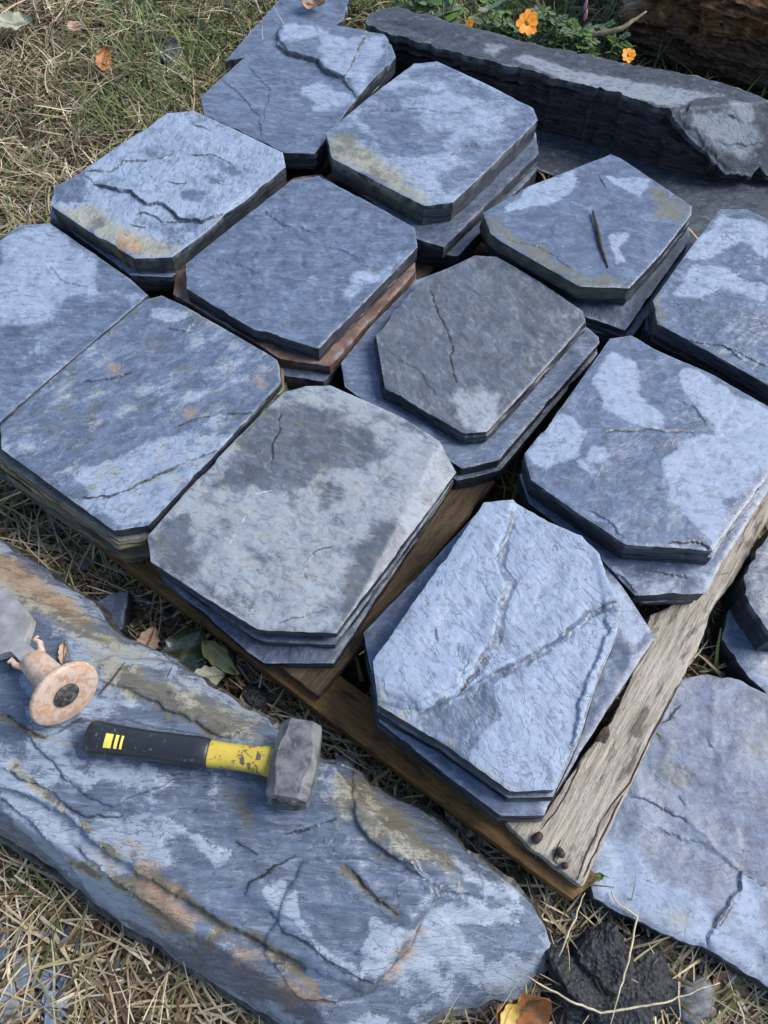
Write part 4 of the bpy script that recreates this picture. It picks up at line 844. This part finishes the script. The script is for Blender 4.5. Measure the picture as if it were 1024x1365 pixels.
leaf((676,1352), .055, .04, .022, R(60), L_yel, 'yellow curled leaf on the large brown leaf', .5, .5, (R(20), R(10)), seed=12)
leaf((975,1318), .015, .06, .035, R(-30), L_brown, 'brown leaf half under the flat slab near the pebble', .2, .2, (R(8), R(8)), seed=13)
leaf((880,1262), .02, .036, .022, R(20), L_brown, 'curled brown leaf at the flat slab edge by the asphalt chunk', .5, .4, (R(20), 0), seed=14)
leaf((915,830), .05, .035, .022, R(60), L_brown, 'small brown leaf in the straw by the plank spike', .4, .3, (R(20), 0), seed=15)
leaf((795,1170), .075, .020, .010, R(200), L_green, 'small green leaf at the plank corner', .2, .3, (R(10), R(10)), seed=16)
leaf((85,872), surf(*W(85,872,.15)[:2])+.002, .030, .012, R(-80), L_tan, 'narrow peach leaf beside the chisel guard', .2, .5, seed=17, stem=False)
M_twig = simple('dark_twig', (.055, .035, .025), .75, .4, 80)
M_pstem = simple('pale_dry_stem', (.50, .42, .27), .6, .3, 80)
M_bark = simple('pale_stick', (.20, .16, .10), .8, .4, 80)
def twig(pts, rad, mat, label, name='twig', group=None, cat='twig'):
    q = resample(pts, .008, False); q[1:-1] += rng.normal(0, .0005, (len(q)-2, 3)); n = len(q)
    o = tube(q, [rad*(.35+.65*math.sin(math.pi*min(1, .15+.85*i/(n-1)))) for i in range(n)], mat, name, None, 6, loc=q[0]); tag(o, label, cat, group); return o
e = [W(*p, .1995) for p in Z2((640,465),(650,500),(660,545),(674,585))]
tw = twig([e[0]+np.array((0,0,.003)), e[1]+np.array((0,0,.002)), e[2]+np.array((0,0,.001)), e[3]], .0034, M_twig, 'dead reddish twig lying on the paver with the white stain')
twig([on(*p, BQ, .0015) for p in Z8((380,462),(340,515),(300,560))], .0013, M_twig, 'thin dark twig beside the chisel guard on the boulder')
twig([on(*p, BQ, .0015) for p in Z8((540,450),(520,480),(508,508))], .0010, M_twig, 'short twig on the boulder rim by the pale green leaf')
twig([W(*p, .03) for p in ((120,82),(150,112),(190,135))], .004, M_bark, 'brown stick lying in the dry grass under the orange leaf')
twig([W(112,112,.02), W(150,92,.03), W(185,78,.035)], .0035, M_bark, 'second stick crossing the brown one in the dry grass')
twig([W(*p, z_) for p, z_ in (((790,46),.20),((830,38),.215),((862,15),.24))], .0055, M_bark, 'thick cut stalk pointing out of the flowers')

# ------------------------------------------------------------------ flowers and leafy plants
M_stem = simple('green_stem', (.12, .17, .05), .5, .3)
M_pet = simple('orange_petal', (.85, .30, .012), .45, .15, 90, .1)
M_core = simple('flower_core', (.55, .26, .02), .7, .4, 300, .8)
def flower(parent, c, r_, nrm, n=8):
    nrm = Vector(nrm).normalized(); q = nrm.to_track_quat('Z', 'Y').to_matrix()
    core = [(0, 0, .30*r_)]+[(math.cos(a)*.22*r_, math.sin(a)*.22*r_, .16*r_) for a in np.arange(0, 6.28, .785)]+[(math.cos(a)*.2*r_, math.sin(a)*.2*r_, -.05*r_) for a in np.arange(0, 6.28, .785)]
    pv = np.array(parent.location)
    tf = lambda P: [np.array(q @ Vector(p))+c-pv for p in P]
    head = mesh_obj('flower', tf(core), [(0, 1+i, 1+(i+1) % 8) for i in range(8)]+[(1+i, 9+i, 9+(i+1) % 8, 1+(i+1) % 8) for i in range(8)], M_core, parent)
    for k in range(n):
        a = 2*math.pi*k/n+random.uniform(-.12, .12); ln = r_*random.uniform(.85, 1.08); lift = random.uniform(.0, .35); P = []
        for t in np.linspace(.12, 1, 6):
            ww = r_*.33*math.sin(math.pi*min(.93, t*.93))**.6*(.6+.6*t)
            for s_ in (-1, -.4, .4, 1): P.append((ln*t, ww*s_*(1 if t < .95 else .8), ln*(lift*t-.35*t**3*lift)+.05*r_*s_*s_+(.02*r_ if abs(s_) < .5 else 0)))
        P = [(x*math.cos(a)-y*math.sin(a), x*math.sin(a)+y*math.cos(a), z_) for x, y, z_ in P]
        mesh_obj('petal', tf(P), [(i*4+j, i*4+j+1, i*4+j+5, i*4+j+4) for i in range(5) for j in range(3)], M_pet, head)
def frond(parent, base, tipv, L, wd, mat=L_green, lobed=True, seed=0):
    """pinnate leaf along base -> direction"""
    d = Vector(tipv).normalized(); q = d.to_track_quat('X', 'Z').to_matrix(); V = []; F = []; ve = []
    prs = [(0.0, L*.9, 0)]+[(f*L, L*.42*(1-.35*f), s_*R(48)) for f in (.18, .4, .62) for s_ in (-1, 1)] if lobed else [(0, L, 0)]
    for x0, ln, an in prs:
        b0 = len(V)
        for i in range(7):
            t = i/6; ww = wd*.5*math.sin(math.pi*(.06+.94*t))**.8*(1 if an == 0 else .75)
            for s_ in (-1, 0, 1):
                x = ln*t; y = ww*s_; V.append((x0+x*math.cos(an)-y*math.sin(an), x*math.sin(an)+y*math.cos(an), -.25*ln*t*t+.12*wd*abs(s_))); ve.append(.6 if s_ == 0 else 0)
        F += [(b0+i*3+j, b0+i*3+j+1, b0+i*3+j+4, b0+i*3+j+3) for i in range(6) for j in range(2)]
    V = [np.array(q @ Vector(v))+base-np.array(parent.location) for v in V]
    return mesh_obj('leaf', V, F, mat, parent, True, None, {'vein': ve})
def plant(px, label, stems, flowers=(), n_leaf=9, hgt=.14, seed=0, leafL=.05, leafW=.014, lobed=True, mats=None, group=None, spread=.06):
    rr = random.Random(seed); p0 = W(*px, 0.); root = empty('flowering_plant' if flowers else 'leafy_plant', p0); tag(root, label, 'plant', group)
    for k in range(stems):
        a = rr.uniform(0, 6.28); tip = p0+np.array((math.cos(a)*spread*rr.uniform(.3, 1.3), math.sin(a)*spread*rr.uniform(.3, 1.3), hgt*rr.uniform(.55, 1.1)))
        midp = p0*.45+tip*.55+np.array((0, 0, .03)); pts = [p0+(midp-p0)*t*(1)+(tip-midp)*max(0, t*2-1) if False else (1-t)**2*p0+2*t*(1-t)*midp+t*t*tip for t in np.linspace(0, 1, 7)]
        tube(pts, [.0022, .002, .0019, .0017, .0016, .0014, .001], M_stem, 'stem', root, 6, loc=p0)
        for j in range(n_leaf):
            t = rr.uniform(.2, 1); i0 = min(5, int(t*6)); b = pts[i0]+(pts[i0+1]-pts[i0])*(t*6-i0)
            an = rr.uniform(0, 6.28); frond(root, b, (math.cos(an), math.sin(an), rr.uniform(.05, .7)), leafL*rr.uniform(.6, 1.2), leafW*rr.uniform(.7, 1.2), (mats or [L_green, L_green2])[rr.randrange(2)], lobed)
    for (fp, zf, fr_, nm) in flowers:
        c = W(*fp, zf); md = (p0+c)/2+np.array((0, 0, .02))
        tube([(1-t)**2*p0+2*t*(1-t)*md+t*t*c for t in np.linspace(0, 1, 8)], .0016, M_stem, 'stem', root, 6, loc=p0)
        flower(root, c, fr_, nm)
    return root
L_green2 = leaf_mat('leaf_grey_green', (.10, .15, .07), (.18, .24, .13), (.2, .27, .15), .45)
plant((695,95), 'flowering plant with a large drooping orange bloom behind the long slab', 4, [((703,30), .20, .026, (.2, -.7, .5))], 7, .15, 1)
plant((640,80), 'plant with a small orange bud above the long slab edge', 4, [((627,30), .19, .010, (-.3, -.6, .6))], 7, .14, 2, lobed=False, leafL=.05, leafW=.022)
plant((800,130), 'flowering plant with one small orange bloom near the rusty boulder', 3, [((838,74), .19, .016, (0, -.5, .8))], 6, .15, 3)
for i, (p, lb, lo) in enumerate((((735,105), 'leafy plant with fine feathery leaves by the cut stalk', True), ((772,112), 'grey green feathery plant with pink buds beside the cut stalk', True), ((590,65), 'broad leaved green plant left of the orange bud', False), ((545,45), 'low green plant behind the end of the long slab', False), ((665,85), 'green plant pressed against the back of the long slab', True))):
    pr = plant(p, lb, 5, (), 8, .15, 20+i, .05, .016 if lo else .024, lo)
    if i == 1:
        for q_ in ((781,6),(781,20)):
            c = W(*q_, .26); mesh_obj('bud', [(c-np.array(pr.location)+np.array((math.cos(a)*.0035*r_, math.sin(a)*.0035*r_, z_))) for z_, r_ in ((-.012,.3),(-.005,1),(.005,.9),(.012,.2)) for a in np.arange(0,6.28,1.047)], [(i_*6+j, i_*6+(j+1) % 6, (i_+1)*6+(j+1) % 6, (i_+1)*6+j) for i_ in range(3) for j in range(6)]+[(18,19,20,21,22,23)], simple('pink_bud', (.40,.16,.22), .6), pr)

# ------------------------------------------------------------------ straw and grass (uncountable)
def straw_mat():
    k = N('straw'); col = k.attrc('tint'); c = k.coord(rand=False); n = k.noise(c, 200, 3, .5)
    return k.out(k.mix(k.math('MULTIPLY', k.ss(n, .5, .7), .35), col, (.05, .04, .025)), .6, None, .3)
M_straw = straw_mat()
def ribbons(name, pts, length, width, pitch, palette, pw, label, cat, zlift=.02, bend=.6, seed=0, heading=None, segs=4):
    r_ = np.random.default_rng(seed); n = len(pts)
    L = r_.uniform(*length, n)*r_.uniform(.6, 1.2, n); wd = r_.uniform(*width, n); az = r_.uniform(0, 2*math.pi, n)
    if heading is not None: az = heading+r_.normal(0, .9, n)
    p0 = r_.normal(pitch[0], pitch[1], n); bz = r_.normal(-bend, .4, n)*.8; ba = r_.normal(0, .5, n)
    P = np.c_[pts, gz(pts[:, 0], pts[:, 1])+r_.uniform(-.004, zlift, n)*r_.uniform(.2, 1, n)]
    V = np.zeros((n, segs+1, 2, 3)); cur = P.copy()
    for s_ in range(segs+1):
        t = s_/segs; a = az+ba*t; pt = p0+bz*t
        perp = np.stack([-np.sin(a), np.cos(a), np.zeros(n)], 1); roll = r_.uniform(-.5, .5, n) if s_ == 0 else roll
        wv = wd*(1-.75*t**2)*.5; perp = perp*np.cos(roll)[:, None]; perp[:, 2] = np.sin(roll)
        V[:, s_, 0] = cur-perp*wv[:, None]; V[:, s_, 1] = cur+perp*wv[:, None]
        cur = cur+(np.stack([np.cos(a)*np.cos(pt), np.sin(a)*np.cos(pt), np.sin(pt)], 1))*(L/segs)[:, None]
        cur[:, 2] = np.maximum(cur[:, 2], gz(cur[:, 0], cur[:, 1])+.001)
    V = V.reshape(-1, 3); b = np.arange(n)[:, None]*(segs+1)*2+np.arange(segs)[None]*2; b = b.ravel()
    F = np.stack([b, b+1, b+3, b+2], 1)
    me = bpy.data.meshes.new(name); me.vertices.add(len(V)); me.vertices.foreach_set('co', V.ravel()); me.loops.add(F.size); me.loops.foreach_set('vertex_index', F.ravel().astype(np.int32))
    me.polygons.add(len(F)); me.polygons.foreach_set('loop_start', np.arange(0, F.size, 4, dtype=np.int32)); me.polygons.foreach_set('loop_total', np.full(len(F), 4, np.int32)); me.update(); me.validate()
    pal_ = np.array(palette); ci = r_.choice(len(pal_), n, p=np.array(pw)/sum(pw)); colr = pal_[ci]*r_.uniform(.65, 1.25, (n, 1))
    at = me.attributes.new('tint', 'FLOAT_COLOR', 'POINT'); at.data.foreach_set('color', np.c_[np.repeat(colr, (segs+1)*2, 0), np.ones(n*(segs+1)*2)].astype(np.float32).ravel())
    me.materials.append(M_straw); o = bpy.data.objects.new(name, me); COL.objects.link(o); tag(o, label, cat, kind='stuff'); return o
def scatter(poly, dens, seed, clump=0.):
    r_ = np.random.default_rng(seed); q = np.array([W(*p, 0)[:2] for p in poly]); lo, hi = q.min(0), q.max(0)
    n = int(dens*np.prod(hi-lo)); p = r_.uniform(lo, hi, (n, 2)); p = p[inside(p, q)]
    if clump: p = p[(fbm(p[:, 0]*9, p[:, 1]*9, seed, 3)*clump+.6) > r_.uniform(0, 1, len(p))]
    ins = np.zeros(len(p), bool)
    for o_ in OUT:
        c_ = o_.mean(0); ins |= inside(p, c_+(o_-c_)*.93)
    return p[~ins]
STRAW = [(.40,.31,.18), (.54,.45,.29), (.58,.51,.37), (.20,.13,.065), (.10,.065,.035), (.24,.24,.10)]
PW = [4, 5, 3, 3, 3, 1]
MEADOW = ((-260,-160),(520,-160),(500,60),(280,180),(60,330),(-260,520))
FRONT = ((-260,1000),(0,1080),(400,1340),(560,1330),(760,1230),(1150,1300),(1150,1560),(-260,1560))
GAP = ((-160,560),(0,620),(320,840),(780,1180),(900,1240),(1120,1330),(760,1400),(740,1260),(420,990),(160,830),(0,720),(-160,640))
RIGHT = ((880,960),(860,900),(960,760),(1100,760),(1100,980))
BACK = ((430,-160),(1100,-160),(1100,160),(800,100),(480,30))
T = lambda *a: np.vstack(a)
ribbons('straw', T(scatter(MEADOW, 16000, 1, .9), scatter(FRONT, 26000, 2, .3), scatter(GAP, 26000, 3, .4), scatter(RIGHT, 26000, 4)), (.05, .13), (.0013, .0040), (.12, .28), STRAW, PW, 'dry tangled straw and dead grass on the ground', 'straw', .03, .35, 11)
ribbons('dead_thatch', T(scatter(MEADOW, 22000, 5), scatter(FRONT, 20000, 6), scatter(GAP, 20000, 7), scatter(RIGHT, 20000, 8), scatter(BACK, 6000, 9)), (.025, .06), (.0015, .004), (.05, .25), [(.12,.08,.045), (.06,.042,.025), (.20,.14,.08), (.28,.21,.12)], [4, 4, 3, 2], 'short dark thatch lying under the straw', 'straw', .012, .3, 12, segs=3)
def ring_pts(n, seed):
    r_ = np.random.default_rng(seed); p = np.c_[r_.uniform(-3.2, 3.2, n), r_.uniform(-1.6, 4.2, n)]; ins = np.zeros(n, bool)
    for o_ in OUT+[np.array([W(*p_, 0)[:2] for p_ in q_]) for q_ in (MEADOW, FRONT, GAP)]:
        c_ = o_.mean(0); ins |= inside(p, c_+(o_-c_)*.97)
    return p[~ins]
ribbons('lawn_grass', ring_pts(46000, 31), (.07, .16), (.004, .008), (.55, .4), [(.20,.19,.08), (.30,.25,.13), (.12,.15,.045), (.10,.07,.04)], [4, 3, 4, 3], 'rough grass round the stone yard', 'grass', .02, .9, 14, segs=3)
ribbons('green_grass', T(scatter(((180,-160),(520,-160),(520,20),(330,70),(270,150),(160,230),(120,100)), 13000, 21, .7), scatter(MEADOW, 2200, 22, .6), scatter(BACK, 7000, 23, .4), scatter(GAP, 700, 24), scatter(FRONT, 300, 25)), (.06, .13), (.0020, .0046), (.7, .35), [(.10,.15,.035), (.16,.20,.06), (.06,.10,.025), (.24,.24,.10), (.18,.22,.12)], [4, 4, 3, 2, 2], 'green grass blades growing between the straw', 'grass', .01, 1.0, 13, segs=5)

for i, (pp, lb) in enumerate(((((815,1188),(822,1203),(850,1222),(838,1280),(812,1372)), 'long bent dry stem lying over the black asphalt chunk'), (((700,1300),(760,1335),(800,1350),(880,1338),(960,1310)), 'long dry stalk lying across the straw by the pebble'), (((745,1275),(770,1215),(780,1190)), 'dry stem standing against the plank corner'))):
    twig([W(*p, .066+.004*(j % 2)) for j, p in enumerate(pp)], .0014, M_pstem if i else M_pstem, lb, 'dry_stem', cat='stem')

# slate crumbs littering the straw
def crumbs(pts, seed):
    r_ = np.random.default_rng(seed); V = []; F = []
    for x, y in pts:
        n = r_.integers(4, 7); rr = r_.uniform(.003, .010)*r_.choice((1, 1, 1.7)); a0 = np.sort(r_.uniform(0, 6.28, n)); z0 = float(gz(x, y))+r_.uniform(.006, .02); tx, ty = r_.normal(0, .25, 2); b = len(V); th = r_.uniform(.0015, .004)
        for dz in (0, -th):
            for a in a0: u, v = rr*math.cos(a)*1.3, rr*math.sin(a); V.append((x+u, y+v, z0+u*tx+v*ty+dz))
        F.append([b+i for i in range(n)]); F.append([b+n+i for i in range(n)][::-1]); F += [(b+i, b+n+i, b+n+(i+1) % n, b+(i+1) % n) for i in range(n)]
    V = np.array(V); o = mesh_obj('slate_crumbs', V, F, M_low, None, False, None, {'dry': r_.uniform(-1, .6, len(V)), 'olive': np.zeros(len(V)), 'rust': np.zeros(len(V)), 'crack': np.zeros(len(V)), 'side': np.zeros(len(V)), 'rim': np.zeros(len(V))})
    tag(o, 'tiny slate crumbs littering the straw', 'crumbs', kind='stuff')
crumbs(T(scatter(GAP, 700, 51), scatter(FRONT, 260, 52), scatter(RIGHT, 700, 53), scatter(((-60,1200),(120,1250),(130,1400),(-60,1400)), 4000, 54), scatter(MEADOW, 30, 55)), 5)
